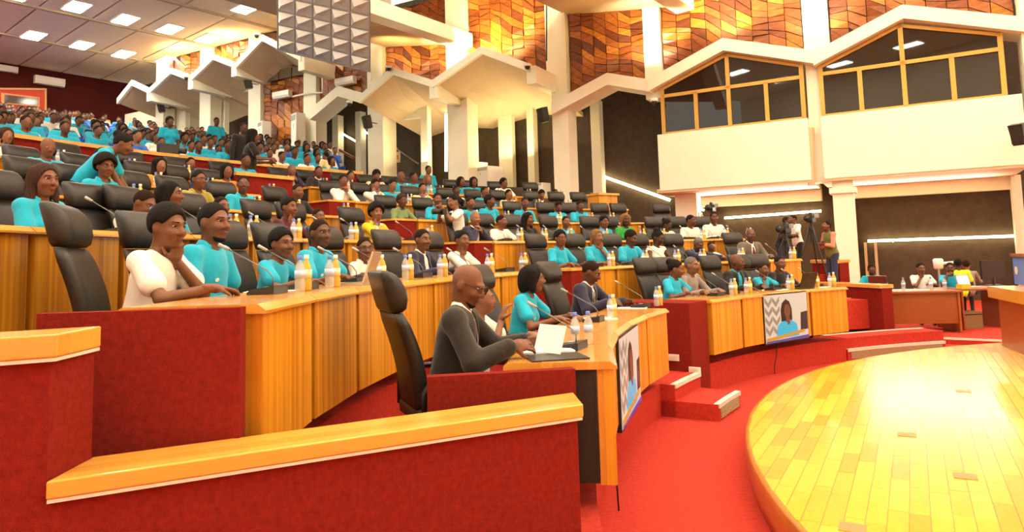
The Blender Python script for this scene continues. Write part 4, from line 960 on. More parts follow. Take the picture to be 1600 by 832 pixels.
# ================================================================== WHO SITS WHERE
SEATED = [
# px, py(top of head), row, short name, label, options
(715,415,1,'bald man in charcoal suit','bald man in charcoal suit and glasses reading white papers in the front row',dict(top='suit',col='charcoal',hair='bald',glasses=True,beard=True,pose='read',hyaw=-.25,hpitch=.38,lean=.16,tie='maroon',skin=1,h=.0088)),
(728,452,1,'small child in white','small child in white half hidden behind the bald man in the front row',dict(top='tee',col='white',hair='crop',pose='wave',skin=2,hyaw=.1,headsc=.86)),
(830,415,1,'woman with black bob','woman in turquoise polo with black bob looking away in the front row',dict(hair='bob',pose='desk',hyaw=.55,fem=True,skin=1,lean=.22,h=.0095,logo=True)),
(922,408,1,'man in dark suit writing','man in dark suit with patterned tie looking down at the front desk',dict(top='suit',col='navy',hair='crop',pose='read',hpitch=.4,hyaw=.2,tie='mgrey',skin=0,lean=.22,h=.011)),
(1055,408,1,'woman with tied braids','woman in turquoise polo with tied-back braids by the aisle box',dict(hair='bun',pose='desk',hyaw=.35,hpitch=.15,fem=True,skin=1,lean=.2,h=.011)),
(1080,403,1,'man in grey shirt','man in light grey shirt beside the woman with braids',dict(top='shirt',col='grey',hair='short',hcol='grey',pose='desk',hyaw=0,skin=2,lean=.15)),
(1150,398,1,'bald man in black jacket','bald man in black jacket over turquoise shirt in the front right row',dict(top='suit',col='black',tie='teal',hair='bald',pose='desk',hyaw=.3,hpitch=.1,skin=0,h=.011)),
(1192,414,1,'boy before the laptop','boy in turquoise shirt above the wall screen in the front right row',dict(top='tee',hair='crop',pose='chin',hyaw=-.2,skin=1,headsc=.95)),
(1218,402,1,'officer in dark uniform','officer in dark uniform and glasses in the front right row',dict(top='shirt',col='black',hair='short',pose='desk',glasses=True,hyaw=-.3,skin=1)),
(262,322,2,'boy in white T-shirt','boy in white T-shirt with chin on hand at the near end of the second row',dict(top='tee',col='white',hair='mid',pose='chinl',hyaw=-.35,hpitch=.08,skin=1,lean=.2,h=.0092)),
(334,319,2,'man with goatee','man in turquoise polo with goatee and receding hair in the second row',dict(hair='short',beard=True,pose='lap',hyaw=-.35,hpitch=.05,skin=1,lean=.1,h=.0092,logo=True)),
(440,362,2,'child in turquoise','child in turquoise T-shirt behind the open laptop in the second row',dict(top='tee',hair='mid',pose='desk',hyaw=-.45,skin=1,lean=.2,h=.0098)),
(500,345,2,'bald man in turquoise polo','bald man in turquoise polo with clasped hands in the second row',dict(hair='crop',pose='desk',hyaw=-.5,skin=0,lean=.12,h=.0098,logo=True)),
(570,377,2,'small boy with glasses','small boy in white top and glasses in the second row',dict(top='shirt',col='white',hair='crop',pose='lap',glasses=True,hyaw=-.75,skin=1,h=.011)),
(660,360,2,'woman in navy suit','woman in navy jacket with hair drawn back in the second row',dict(top='suit',col='navy',tie=False,hair='short',pose='desk',fem=True,hyaw=-.4,skin=1,lean=.15,h=.011)),
(722,362,2,'girl in white','girl in white top with hand at her chin in the second row',dict(top='tee',col='white',hair='bun',pose='chin',fem=True,hyaw=-.45,skin=1,lean=.15,h=.012)),
(875,361,2,'woman with glasses and polo','woman in turquoise polo and glasses at the aisle end of the second right row',dict(hair='mid',glasses=True,fem=True,hyaw=-.45,pose='desk',skin=1)),
(932,359,2,'woman with golden braids','woman in turquoise polo with golden braids holding a phone',dict(hair='braids',hcol='gold',fem=True,hyaw=-.2,pose='chinl',skin=2)),
(985,361,2,'young man looking down','young man in turquoise polo looking down in the second right row',dict(hair='mid',hyaw=.1,hpitch=.3,pose='desk',skin=0)),
(1027,361,2,'woman in white sleeveless top','woman in white sleeveless top with hair piled up',dict(top='sleeveless',col='white',hair='topbun',fem=True,hpitch=.3,hyaw=.15,pose='desk',skin=3)),
(1090,366,2,'man in navy jacket','man in navy jacket leaning over the child in white',dict(top='suit',col='navy',tie='teal',hair='short',hcol='grey',pose='reach',lean=.5,hpitch=.35,hyaw=-.2,skin=0)),
(1111,382,2,'toddler in white','toddler in white top beside the man in navy jacket',dict(top='tee',col='white',hair='crop',pose='desk',skin=0,headsc=.8)),
(1172,357,2,'bald man in grey suit','bald man in grey suit and striped tie in the second right row',dict(top='suit',col='mgrey',tie='maroon',hair='bald',pose='desk',hyaw=-.4,skin=0)),
(70,260,3,'woman with long brown hair','woman in turquoise polo with long brown hair in the third row',dict(hair='long',hcol='brown',fem=True,pose='fold',hyaw=-.3,hpitch=.05,skin=1,lean=.05,h=.0098,logo=True)),
(225,292,3,'boy in white leaning','boy in white T-shirt leaning over his desk in the third row',dict(top='tee',col='white',hair='crop',pose='desk',hpitch=.35,hyaw=.0,lean=.4,skin=1,h=.011)),
(265,285,3,'woman in profile','woman in turquoise polo with black hair in profile in the third row',dict(hair='bob',fem=True,hyaw=.35,pose='lap',skin=1,h=.011)),
(346,308,3,'child hidden behind goatee man','child in turquoise half hidden behind the man with goatee',dict(top='tee',hair='crop',hyaw=-.3,skin=1,headsc=.9)),
(452,310,3,'woman in maroon','woman in maroon jacket with hairband and hand at her chin',dict(top='shirt',col='maroon',hair='bun',fem=True,pose='chin',hyaw=-.2,skin=1)),
(498,327,3,'boy behind the bald man','boy in turquoise behind the bald man in the third row',dict(top='tee',hair='crop',hyaw=-.3,skin=1,headsc=.9)),
(588,320,3,'woman in yellow','woman in yellow jacket with curly black hair smiling behind her hand',dict(top='shirt',col='yellow',hair='afro',fem=True,pose='chin',hyaw=-.5,skin=2)),
(742,332,3,'man in blue-grey suit','man in blue-grey jacket with clasped hands by the third row aisle',dict(top='suit',col='navy',hair='bald',pose='clasp',hyaw=-.2,skin=2)),
(783,337,3,'boy in white top','boy in white top looking sideways in the third right row',dict(top='tee',col='white',hair='crop',pose='desk',hyaw=.35,skin=1,headsc=.92)),
(825,333,3,'woman in black jacket','woman in black jacket with long black hair in the third right row',dict(top='shirt',col='black',hair='long',fem=True,pose='desk',hyaw=.1,skin=1)),
(884,338,3,'boy in blue T-shirt','boy in turquoise T-shirt in the middle of the third right row',dict(top='tee',hair='crop',pose='lap',hyaw=-.3,skin=1,headsc=.92)),
(944,339,3,'woman beside green jacket','woman in turquoise polo left of the green jacket',dict(hair='mid',fem=True,pose='lap',hyaw=-.3,skin=1)),
(977,335,3,'woman in green','woman in bright green jacket with golden hair',dict(top='shirt',col='green',hair='bob',hcol='gold',fem=True,pose='lap',hyaw=-.5,skin=3)),
(1042,345,3,'woman in white looking down','woman in white and mustard looking down in the third right row',dict(top='tee',col='white',hair='bun',fem=True,hpitch=.3,hyaw=.3,pose='desk',skin=3)),
(1079,337,3,'young man in white','young man in white shirt turning aside in the third right row',dict(top='tee',col='white',hair='short',hyaw=.35,pose='lap',skin=0)),
(1115,331,3,'smiling man in white','smiling man in white shirt at the right end of the third row',dict(top='shirt',col='white',hair='crop',hyaw=-.4,pose='desk',skin=0)),
(165,243,4,'woman with round glasses','woman in turquoise polo with round glasses and short afro in the fourth row',dict(hair='afro',glasses=True,fem=True,pose='lap',hyaw=-.35,hpitch=.1,skin=1,h=.012)),
(310,267,4,'man in olive shirt','man in olive shirt and glasses in the fourth row',dict(top='shirt',col='olive',hair='short',glasses=True,pose='desk',hyaw=-.1,skin=1)),
(380,275,4,'man in turquoise turning','man in turquoise polo turning to the camera in the fourth row',dict(hair='crop',pose='lap',hyaw=-.6,skin=0)),
(465,289,4,'man in black suit','man in black suit and white shirt at the fourth row aisle',dict(top='suit',col='black',hair='crop',hyaw=-.2,pose='desk',skin=1)),
(628,305,4,'woman in patterned dress','woman in green patterned dress and glasses by the aisle',dict(top='shirt',col='pattern',hair='mid',hcol='brown',glasses=True,fem=True,pose='desk',hyaw=-.1,skin=0)),
(683,302,4,'woman behind the photographer','woman in turquoise polo behind the camera of the photographer',dict(hair='short',fem=True,hyaw=-.4,pose='desk',skin=1)),
(735,308,4,'girl behind the photographer','girl in turquoise half hidden by the photographer',dict(top='tee',hair='short',fem=True,skin=1,headsc=.95)),
(765,305,4,'woman in profile with afro','woman in turquoise polo with short afro looking right',dict(hair='mid',fem=True,hyaw=.4,pose='lap',skin=0)),
(820,309,4,'man facing the camera','man in turquoise polo facing the camera in the fourth right row',dict(hair='crop',hyaw=-.5,pose='lap',skin=0)),
(872,315,4,'man bowing his head','man in turquoise polo bowing his head in the fourth right row',dict(hair='short',hyaw=-.2,hpitch=.5,pose='lap',skin=0)),
(906,314,4,'man with hand on mouth','man in turquoise polo with hand on his mouth in the fourth right row',dict(hair='crop',hyaw=-.2,hpitch=.25,pose='chinl',skin=0)),
(160,232,5,'woman behind round glasses','woman with black hair behind the woman with round glasses',dict(hair='bun',fem=True,skin=2)),
(75,215,5,'bald man behind the leaning woman','bald man in turquoise behind the leaning woman',dict(hair='bald',hpitch=.2,skin=1,hyaw=-.3)),
(250,247,5,'woman with orange collar','woman with orange top half hidden by a chair in the fifth row',dict(top='shirt',col='orange',hair='long',fem=True,skin=2,hyaw=-.2)),
(298,248,6,'woman with earrings','woman with short hair behind the man in olive shirt',dict(hair='short',fem=True,skin=2,top='shirt',col='maroon')),
(355,256,5,'woman in orange','woman in orange dress with black hair in the fifth row',dict(top='shirt',col='orange',hair='bob',fem=True,pose='lap',hyaw=-.3,skin=1)),
(536,273,5,'man in white with clasped hands','man in white shirt with clasped hands at the fifth row aisle',dict(top='shirt',col='white',hair='crop',pose='clasp',hyaw=-.2,skin=1)),
(586,280,5,'man in white covering his face','man in white shirt resting his face on both hands',dict(top='shirt',col='white',hair='short',pose='face',hyaw=-.1,hpitch=.25,skin=2)),
(613,280,5,'woman in turquoise looking down','woman in turquoise polo looking down beside the men in white',dict(hair='short',fem=True,hpitch=.25,pose='lap',skin=2)),
(660,287,5,'boy in cream shirt','boy in cream shirt in the fifth right row',dict(top='tee',col='cream',hair='crop',skin=2,pose='chin')),
(713,291,5,'man with sunglasses','man in black with sunglasses in the fifth right row',dict(top='shirt',col='white',hair='crop',glasses=True,skin=3)),
(757,292,5,'woman in blue top','woman in turquoise leaning right in the fifth right row',dict(hair='crop',fem=True,hyaw=.2,skin=1)),
(795,297,5,'boy in yellow shirt','boy in pale yellow shirt in the fifth right row',dict(top='tee',col='cream',hair='crop',hyaw=.2,skin=2)),
(846,297,5,'man in dark jacket','man in dark jacket bent low in the fifth right row',dict(top='suit',col='charcoal',hair='short',hpitch=.5,skin=1)),
(10,200,6,'woman with phone','woman in white with hand at her ear at the left edge',dict(top='tee',col='white',hair='long',hcol='brown',fem=True,pose='phone',skin=2,hyaw=-.1)),
(456,258,6,'suited man with hands at mouth','suited man with hands at his mouth in the upper row',dict(top='suit',col='navy',hair='crop',hcol='grey',pose='clasp',skin=2)),
(498,260,6,'suited man with pink tie','suited man with pink tie in the upper row',dict(top='suit',col='charcoal',tie='pink',hair='crop',skin=1,hyaw=-.3)),
(548,268,6,'woman behind men in white','woman with dark hair behind the men in white',dict(top='shirt',col='orange',hair='short',fem=True,skin=2)),
(588,266,6,'man in cream shirt','man in cream shirt looking down in the sixth row',dict(top='shirt',col='cream',hair='mid',hpitch=.4,skin=1)),
(627,268,6,'bald man of the turquoise pair','left man of the turquoise pair in the sixth row',dict(hair='bald',skin=1,hyaw=-.1)),
(646,269,6,'right man of the turquoise pair','right man of the turquoise pair in the sixth row',dict(hair='crop',skin=1,hyaw=.2)),
(668,274,6,'woman with golden hair','woman in turquoise with golden hair in the sixth row',dict(hair='bob',hcol='gold',fem=True,skin=2)),
(720,277,6,'woman in sunglasses','woman in turquoise with long black hair in the sixth row',dict(hair='bob',fem=True,skin=1,hyaw=.2)),
(740,277,6,'woman beside sunglasses','woman in turquoise right of the long-haired woman in the sixth row',dict(hair='bob',fem=True,skin=1)),
(787,279,6,'boy in white at the back','boy in white shirt at the right of the sixth row',dict(top='tee',col='white',hair='mid',hyaw=.4,skin=1)),
]
def seat_items(k, a, short, bot=True, micro=True, jit=0):
    if bot:
        p = desk_point(k,a,-.30,.20); bottle(p, False, 'water bottle before the '+short)
        p = desk_point(k,a,-.37,.19); bottle(p, True, 'juice bottle before the '+short, 1.02)
    if micro and k <= 3:
        p = desk_point(k,a,-.10,.30); mic(p, inward(a), 'microphone before the '+short)
NOSEAT = {'small child in white','toddler in white'}
for px,py,k,short,label,kw in SEATED:
    q = oncyl(px,py,Rk(k)+.8); a = angof(q)+{(715,1):-2.2,(728,1):-3.6}.get((px,k),0); hh = q[2]-zf(k)
    u = min(1.1,max(.76,(hh+.012-.52)/.75)); kw = dict(kw)
    kw.setdefault('h', .013 if k <= 3 else (.0165 if k <= 4 else .019)); kw.setdefault('pose','desk'); kw.setdefault('hyaw',-.15)
    kw['headsc'] = kw.get('headsc',1.0)*(.6+.4*min(u,1.05))
    dz = 0
    if hh < 1.06: dz = hh-1.06
    ln = kw.get('lean',.12); rad = .8
    sh_ = min(.30,.62*math.sin(ln)*u); person('person', label, pol(Rk(k)+rad+sh_,a,zf(k)), inward(a), deskdy=sh_*.8, sc=u, tuck='dark', group='seated delegates', legs=(k <= 3), **kw)
    if short not in NOSEAT: chair(pol(Rk(k)+.84+.8*sh_,a,zf(k)), inward(a)+{(715,1):.5,(262,2):.35}.get((px,k),random.uniform(-.1,.1)), 'black high-backed chair of the '+short, k <= 3)
    if short not in NOSEAT and (px,k) not in ((715,1),): seat_items(k, a, short, micro=True)
EMPTY = [(1,772,420,'empty black chair right of the small child in the front row'),
(4,50,237,'empty black chair at the left edge in the fourth row'),
(4,225,257,'empty black chair left of the man in olive shirt'),
(4,937,315,'empty black chair right of the man with hand on mouth'),
(4,970,318,'empty black chair at the right of the fourth row'),
(4,1035,342,'last black chair at the right end of the fourth row'),
(5,45,220,'empty black chair at the left edge in the fifth row'),
(5,120,240,'empty black chair behind the leaning woman'),
(5,215,240,'empty black chair left of the woman with orange collar'),
(5,320,255,'empty black chair left of the woman in orange'),
(5,905,300,'empty black chair at the right of the fifth row'),
(5,870,297,'empty black chair left of the last fifth row chair'),
(6,110,205,'empty black chair at the left in the sixth row'),
(6,205,222,'empty black chair in the middle left of the sixth row'),
(6,265,236,'empty black chair in the middle of the sixth row'),
(6,345,245,'empty black chair right of the middle in the sixth row'),
(6,830,295,'empty black chair at the right end of the sixth row')]
for k,px,py,label in EMPTY:
    q = oncyl(px,py,Rk(k)+1.15); a = angof(q); best = None
    for st in [0]+[sg*q_*.05 for q_ in range(1,9) for sg in (1,-1)]:
        a2 = a+math.degrees(st/(Rk(k)+.86)); p = pol(Rk(k)+.86,a2,zf(k))
        if all((p[0]-c[0])**2+(p[1]-c[1])**2 > .50**2 for c in CHAIRS): best = a2; break
    if best is None: continue
    a = best; chair(pol(Rk(k)+.86,a,zf(k)), inward(a)+(.6 if px==148 else random.uniform(-.12,.12)), label, k <= 3)
    if random.random() < .6: seat_items(k, a, label.replace('empty black ','').replace('black ',''), micro=True)
# ---- standing people
def stander(px, py, R, label, H=None, face=None, **kw):
    q = oncyl(px,py,R); zfl = kw.pop('z'); hh = q[2]-zfl; u = min(1.15,max(.8,(hh-.93)/.75)); sc = hh/(.93+.75) if H is None else H
    t = person('person', label, (q[0],q[1],zfl), face if face is not None else inward(angof(q)), stand=True, sc=1.0, **kw); t.scale = (sc,sc,sc); return t
stander(716,304,11.75,'woman photographer in white top with ponytail standing in the aisle',z=zf(3)-.1,top='tee',col='white',hair='pony',fem=True,pose='camera',skin=2,h=.013,tuck='mgrey',face=math.radians(115),hyaw=.2,hpitch=.1)
stander(124,216,Rk(4)+1.25,'woman in turquoise polo bending forward between the desks',H=1.0,z=zf(4)+.10,hair='bun',fem=True,pose='reach',lean=.75,hpitch=.25,skin=1,h=.012,tuck='black',face=math.radians(-75))
stander(667,259,Rk(6)+1.35,'person in turquoise standing behind the sixth row',z=zf(6),hair='crop',pose='hang',skin=1,h=.019)
stander(512,237,17.45,'man in white shirt standing with his back to the camera',z=rakeb(17.3)-.75,top='shirt',col='cream',hair='short',pose='hold',skin=1,h=.017,face=math.radians(70))
stander(866,296,Rk(6)+.3,'man in white standing at the right of the upper rows',z=zf(5),top='tee',col='white',hair='crop',pose='hang',skin=1,h=.018)
stander(388,201,15.7,'woman in black with long hair standing with a video camera',z=zf(6),top='tee',col='black',hair='long',fem=True,pose='hold',skin=1,h=.017,face=math.radians(-60))
stander(263,183,19.5,'woman in turquoise standing among the blue seats',z=rakeb(19.5)-.75,hair='mid',fem=True,pose='hang',skin=0,h=.019,tuck='black')
stander(337,184,24,'person in turquoise standing before the far cream wall',z=rakeb(24)-.75,hair='crop',pose='hang',skin=0,h=.02,tuck='white')
stander(378,192,17.3,'person in black standing behind the camerawoman',z=rakeb(17.3)-.75,top='shirt',col='black',hair='crop',pose='hang',skin=3,h=.02)
stander(1243,336,12.4,'cameraman in white T-shirt behind the video camera',z=zf(3)-.12,top='tee',col='white',hair='crop',pose='hold',skin=1,h=.013,tuck='black',face=math.radians(100),hyaw=-.1)
stander(1217,338,12.0,'camera operator in black bent over a video camera',z=zf(3)-.12,top='shirt',col='black',hair='crop',pose='hold',skin=3,h=.014,face=math.radians(-130),lean=.3)
stander(1296,349,10.45,'man in pink shirt and olive vest leaning on the red parapet',H=.86,z=zf(2),top='vest',col='vest',hair='short',pose='fold',skin=1,h=.013,tuck='denim',face=math.radians(100),hpitch=-.3,beard=False)
# ---- technicians at the right-hand tables
def techie(px, py, d, label, **kw):
    q = ondepth(px,py,d); hh = q[2]-.1; face = kw.pop('face',math.radians(160)); u = min(1.15,max(.85,(hh-.52)/.75))
    return person('person', label, (q[0],q[1],.1), face, sc=u, **kw)
techie(1361,414,13.9,'man in turquoise working behind the low red parapet',hair='crop',pose='desk',hpitch=.3,skin=0,h=.014)
techie(1437,415,13.7,'man in white T-shirt at the brown table with hand at his mouth',top='tee',col='white',hair='short',pose='chin',hyaw=.2,skin=1,h=.012)
techie(1483,414,13.35,'man in turquoise T-shirt drinking at the brown table',top='tee',hair='crop',pose='drink',skin=0,h=.012,hyaw=-.2)
techie(1497,405,14.6,'person in yellow high-visibility vest behind the brown table',top='tee',col='hivis',hair='short',pose='lap',skin=3,h=.014,face=math.radians(-20))
techie(1510,408,14.9,'person in grey behind the yellow vest',top='shirt',col='grey',hair='crop',pose='desk',skin=2,h=.016,face=math.radians(-20))
# ---- rear audience in blue seats
def flat_mesh(t):
    V = []; Fc = []; MI = []; mats_ = []; n = 0
    for c in list(t.children):
        me = c.data; co = np.empty(len(me.vertices)*3,np.float32); me.vertices.foreach_get('co',co); co = co.reshape(-1,3)
        m4 = np.array(c.matrix_basis); co = co@m4[:3,:3].T+m4[:3,3]; V.append(co)
        m = me.materials[0]
        if m not in mats_: mats_.append(m)
        for p in me.polygons: Fc.append([v+n for v in p.vertices]); MI.append(mats_.index(m))
        n += len(co); bpy.data.objects.remove(c)
    bpy.data.objects.remove(t); V = np.concatenate(V); return V, Fc, MI, mats_
def to_mesh(name, V, Fc, MI, mats_):
    me = bpy.data.meshes.new(name); me.from_pydata(V.tolist(), [], Fc); [me.materials.append(m) for m in mats_]
    me.polygons.foreach_set('material_index', MI); me.polygons.foreach_set('use_smooth', [True]*len(Fc)); me.update(); return me
LOD = []
for col,hair,sk,pose,top,fem in [('teal','crop',0,'lap','polo',False),('teal','mid',1,'chin','polo',True),('teal','short',1,'fold','tee',False),('teal','bob',1,'lap','polo',True),('white','crop',1,'lap','tee',False),('blue','crop',2,'chinl','shirt',False),('navy','short',1,'lap','shirt',False),('orange','bun',2,'lap','shirt',True)]:
    t = person('person','x','x' and (0,0,0),0,top=top,col=col,hair=hair,skin=sk,pose=pose,fem=fem,h=.026,legs=True); LOD.append((flat_mesh(t),col))
LOD_ME = [to_mesh('audience_member',*d) for d,c in LOD]
b = MB(); b.loft([rrect(.50,.07,-.25,.38),rrect(.54,.10,-.27,.45),rrect(.54,.11,-.31,.80),rrect(.50,.08,-.33,.93),rrect(.44,.03,-.335,.95)]); b.loft([rrect(.46,.44,0,.40,r=.2),rrect(.52,.5,0,.43,r=.2),rrect(.5,.48,0,.48,r=.2)]); b.box((-.29,-.25,.05),(-.25,.2,.66)); b.box((.25,-.25,.05),(.29,.2,.66))
SEAT_ME = b.mesh('blue_seat', M_blue, True)
cand = []
rows_b = [(14.75,rake(14.75)-.75+.02,144.4,149.4),(15.75,rake(15.75)-.75,144.4,149.2)]+BR
for ri,(R,z,lo,a1) in enumerate(rows_b):
    st = math.degrees(.61/(R+.5)); n = int((a1-lo)/st)
    for i in range(n):
        a = lo+(i+.5)*st; p = np.array(pol(R+.5,a,z)); 
        if p[1] < 1: continue
        px = 800+FPX*p[0]/p[1]; py = HORIZ-(p[2]+1.1-EYE)*FPX/p[1]-.028*(px-800)
        if px < -45 or px > 528 or py < 0: continue
        if (p[:2]-W0)@WN < 1.2: continue
        cand.append((math.hypot(*p[:2]),R,z,a,px,py,ri))
def ordw(n):
    u = ['first','second','third','fourth','fifth','sixth','seventh','eighth','ninth','tenth','eleventh','twelfth','thirteenth','fourteenth','fifteenth','sixteenth','seventeenth','eighteenth','nineteenth']
    return u[n] if n < 19 else ('twentieth' if n == 19 else 'twenty-'+u[n-20] if n < 29 else 'thirtieth' if n == 29 else 'thirty-'+u[n-30])
seatno = {}
for c in sorted(cand, key=lambda c: (c[6],c[3])): seatno[(c[6],round(c[3],3))] = len([1 for q in seatno if q[0] == c[6]])
def where(ri, a): return ('%s row of the aisle-top group'%ordw(ri) if ri < 2 else '%s row behind the long ledge'%ordw(ri-2))+', %s from the right'%ordw(seatno[(ri,round(a,3))])
cand.sort(key=lambda c: c[0]); np_, stuffP, stuffS = 0, [], MB()
ns_ = 0; SV = np.array(b.v); SF = b.f
AC = {'teal':'turquoise polo','white':'white top','blue':'blue shirt','navy':'dark shirt','orange':'orange top'}
for d,R,z,a,px,py,ri in cand:
    rz = inward(a)+random.uniform(-.15,.15); pos = pol(R+.55,a,z)
    if ns_ < 300:
        o = bpy.data.objects.new('blue_seat', SEAT_ME); o.location = pol(R+.55,a,z); o.rotation_euler.z = inward(a); COL.objects.link(o); ns_ += 1
        tag(o, 'blue folding seat, '+where(ri,a), 'seat', 'blue seats in the rear rows')
    else:
        m = np.array(Matrix.Translation(pol(R+.55,a,z))@Matrix.Rotation(inward(a),4,'Z')); stuffS.add(SV@m[:3,:3].T+m[:3,3], SF)
    if random.random() > (.86 if R > 17 else .7): continue
    r = random.random(); far = R > 30
    i = random.choice([0,0,1,2,2,3] if r < (.60 if not far else .2) else ([4,5,6,4] if not far else [4,5,5,6,7,7,5]))
    if np_ < 300:
        o = bpy.data.objects.new('audience_member', LOD_ME[i]); o.location = pos; s = random.uniform(.93,1.06); o.rotation_euler.z = rz; o.scale = (s,s,s); COL.objects.link(o); np_ += 1
        tag(o, 'person in %s, %s'%(AC[LOD[i][1]],where(ri,a)), 'person', 'audience in %s in the rear blue seats'%AC[LOD[i][1]])
    else: stuffP.append((i,pos,rz))
print('audience', np_, 'rest', len(stuffP), 'cand', len(cand))
if stuffS.v: o = stuffS.build('blue_seats', M_blue, None, True); tag(o,'farthest rows of blue seats under the rear wall','seats',kind='stuff')
if stuffP:
    V = []; Fc = []; MI = []; mm = []; n = 0
    for i,pos,rz in stuffP:
        (v,f,mi,ms),_ = LOD[i]; m = np.array(Matrix.Translation(pos)@Matrix.Rotation(rz,4,'Z')); V.append(v@m[:3,:3].T+m[:3,3])
        for x in ms:
            if x not in mm: mm.append(x)
        mp = [mm.index(x) for x in ms]; Fc += [[q+n for q in p] for p in f]; MI += [mp[q] for q in mi]; n += len(v)
    o = bpy.data.objects.new('audience', to_mesh('audience', np.concatenate(V), Fc, MI, mm)); COL.objects.link(o); tag(o,'farthest rows of seated audience under the rear wall','crowd',kind='stuff')
# ================================================================== SCREENS, TABLES, EQUIPMENT
def em(name, col, st=1.0): return mat(name, tuple(c*.3 for c in col), .3, emit=st*.62, ecol=col)
SC = dict(bg=em('screen_wall',(.62,.56,.47),.55), teal=em('screen_teal',(.02,.42,.62),.6), skin=em('screen_skin',(.16,.06,.03),.6), hair=em('screen_hair',(.02,.014,.012),.4), chev=em('screen_chevron',(.30,.24,.18),.55), desk=em('screen_desk',(.55,.28,.04),.6), chair=em('screen_chair',(.025,.025,.03),.4), bar=em('screen_bar',(.08,.06,.35),.6), pale=em('screen_pale',(.75,.72,.66),.6))
def poly(parent, name, pts, y, m):
    b = MB(); b.prism([(x,y,z) for x,z in pts], (0,.0012,0)); return b.build(name, m, parent)
def blob(cx,cz,rx,rz,n=18): return [(cx+rx*math.cos(2*PI*i/n),cz+rz*math.sin(2*PI*i/n)) for i in range(n)]
def tv(a, Rr, wd, ht, zc, label, extra_rz=0, flip=1, loc=None):
    t = thing('television', label, 'screen', loc or pol(Rr,a,zc), inward(a)+extra_rz)
    b = MB(); b.box((-wd/2,-.055,-ht/2),(wd/2,-.002,ht/2)); b.build('casing', M_blackp, t)
    W2, H2 = wd/2-.014, ht/2-.016
    s = poly(t, 'display', [(-W2,-H2),(W2,-H2),(W2,H2),(-W2,H2)], -.001, SC['bg'])
    f = -1     # picture right is local -x when seen from the front
    def P(pts): return [(f*x*W2, z*H2) for x,z in pts]
    for i in range(4):
        for j,x in enumerate((-.98,-.64)):
            z = -.72+.40*i; x0 = x
            poly(s, 'chevron', P([(x0,z+.24),(x0+.16,z),(x0+.32,z+.24),(x0+.32,z+.44),(x0+.16,z+.20),(x0,z+.44)]), .0010, SC['chev'])
    poly(s, 'picture_chair', P([(.62,-.62),(.98,-.62),(.98,.18),(.66,.14)]), .0010, SC['chair'])
    poly(s, 'picture_hair', P([(-.26,-.18),(-.28,.30),(-.2,.62),(-.02,.78),(.14,.66),(.24,.34),(.24,-.12),(.1,-.25)]), .0012, SC['hair'])
    poly(s, 'picture_shirt', P([(-.52,-.86),(-.46,-.35),(-.26,-.16),(.2,-.14),(.44,-.32),(.52,-.84)]), .0024, SC['teal'])
    poly(s, 'picture_face', P([(.02+.15*math.cos(q),.28+.28*math.sin(q)) for q in np.linspace(0,2*PI,19)[:-1]]), .0036, SC['skin'])
    poly(s, 'picture_neck', P([(-.06,-.22),(.12,-.22),(.1,.05),(-.04,.05)]), .0036, SC['skin'])
    poly(s, 'picture_hand', P([(.0,-.32),(.12,-.30),(.12,-.04),(.03,-.02)]), .0048, SC['skin'])
    poly(s, 'picture_desk', P([(-.98,-.96),(.8,-.72),(.8,-.60),(-.98,-.80)]), .0048, SC['desk'])
    poly(s, 'picture_band', P([(-.99,-.99),(.99,-.99),(.99,-.86),(-.99,-.93)]), .006, SC['bar'])
    return t
aR0, aR1 = 130.0, 122.3
tv((aR0+aR1)/2, Rk(1)-.045, 2*Rk(1)*math.tan(math.radians((aR0-aR1)/2)), .64, .73, 'flat screen showing a woman in turquoise on the right front desks')
tv(162.3, Rk(1)-.05, 1.04, .66, .70, 'flat screen seen obliquely on the left front desks')
def cable(pts, label):
    p0 = pts[0]; t = thing('power_cable', label, 'cable', p0); b = MB(); b.tube([tuple(np.array(p)-np.array(p0)) for p in pts], .006, 6); b.build('cord', M_blackp, t, True)
cable([pol(Rk(1)+.06,127,.40),pol(Rk(1)+.05,127.2,.25),pol(Rk(1)+.04,127.8,.1),pol(Rk(1)+.03,128.0,.012)], 'black cable hanging below the right flat screen')
cable([pol(Rk(1)+.02,169,.40),pol(Rk(1)-.01,169.6,.2),pol(Rk(1)-.02,170,.012)], 'black cable hanging below the left flat screen')
# ---- papers, folders, laptops
def sheet(p, rz, label, w_=.21, l_=.30, tilt=0, n=1, m=None):
    t = thing('paper_sheet', label, 'paper', p, rz); b = MB(); b.box((-w_/2,-l_/2,0),(w_/2,l_/2,.004*n)); o = b.build('sheet', m or M_paper, t); o.rotation_euler.x = tilt; return t
aS = angof(oncyl(715,415,Rk(1)+.8))-2.2
p = desk_point(1,aS,.02,.33); t = thing('document_folder','open black folder with white pages held by the bald man','folder',p,inward(aS)+.3)
b = MB(); b.box((-.24,-.16,0),(.24,.16,.006)); b.build('cover', M_blackp, t)
b = MB(); b.box((-.22,-.15,.006),(-.005,.15,.016)); b.build('page_stack', M_paper, t)
b = MB(); b.box((-.11,0,0),(.11,.004,.16)); o = b.build('raised_page', M_paper, t); o.location = (.0,-.02,.012); o.rotation_euler = (-.35,0,.5)
mic(desk_point(1,aS,-.22,.22), inward(aS)-.3, 'black microphone beside the open folder of the bald man')
for i,(dx,dy) in enumerate([(-.42,.12),(-.36,.2)]): bottle(desk_point(1,aS,dx,dy), False, ['front','rear'][i]+' water bottle right of the open folder')
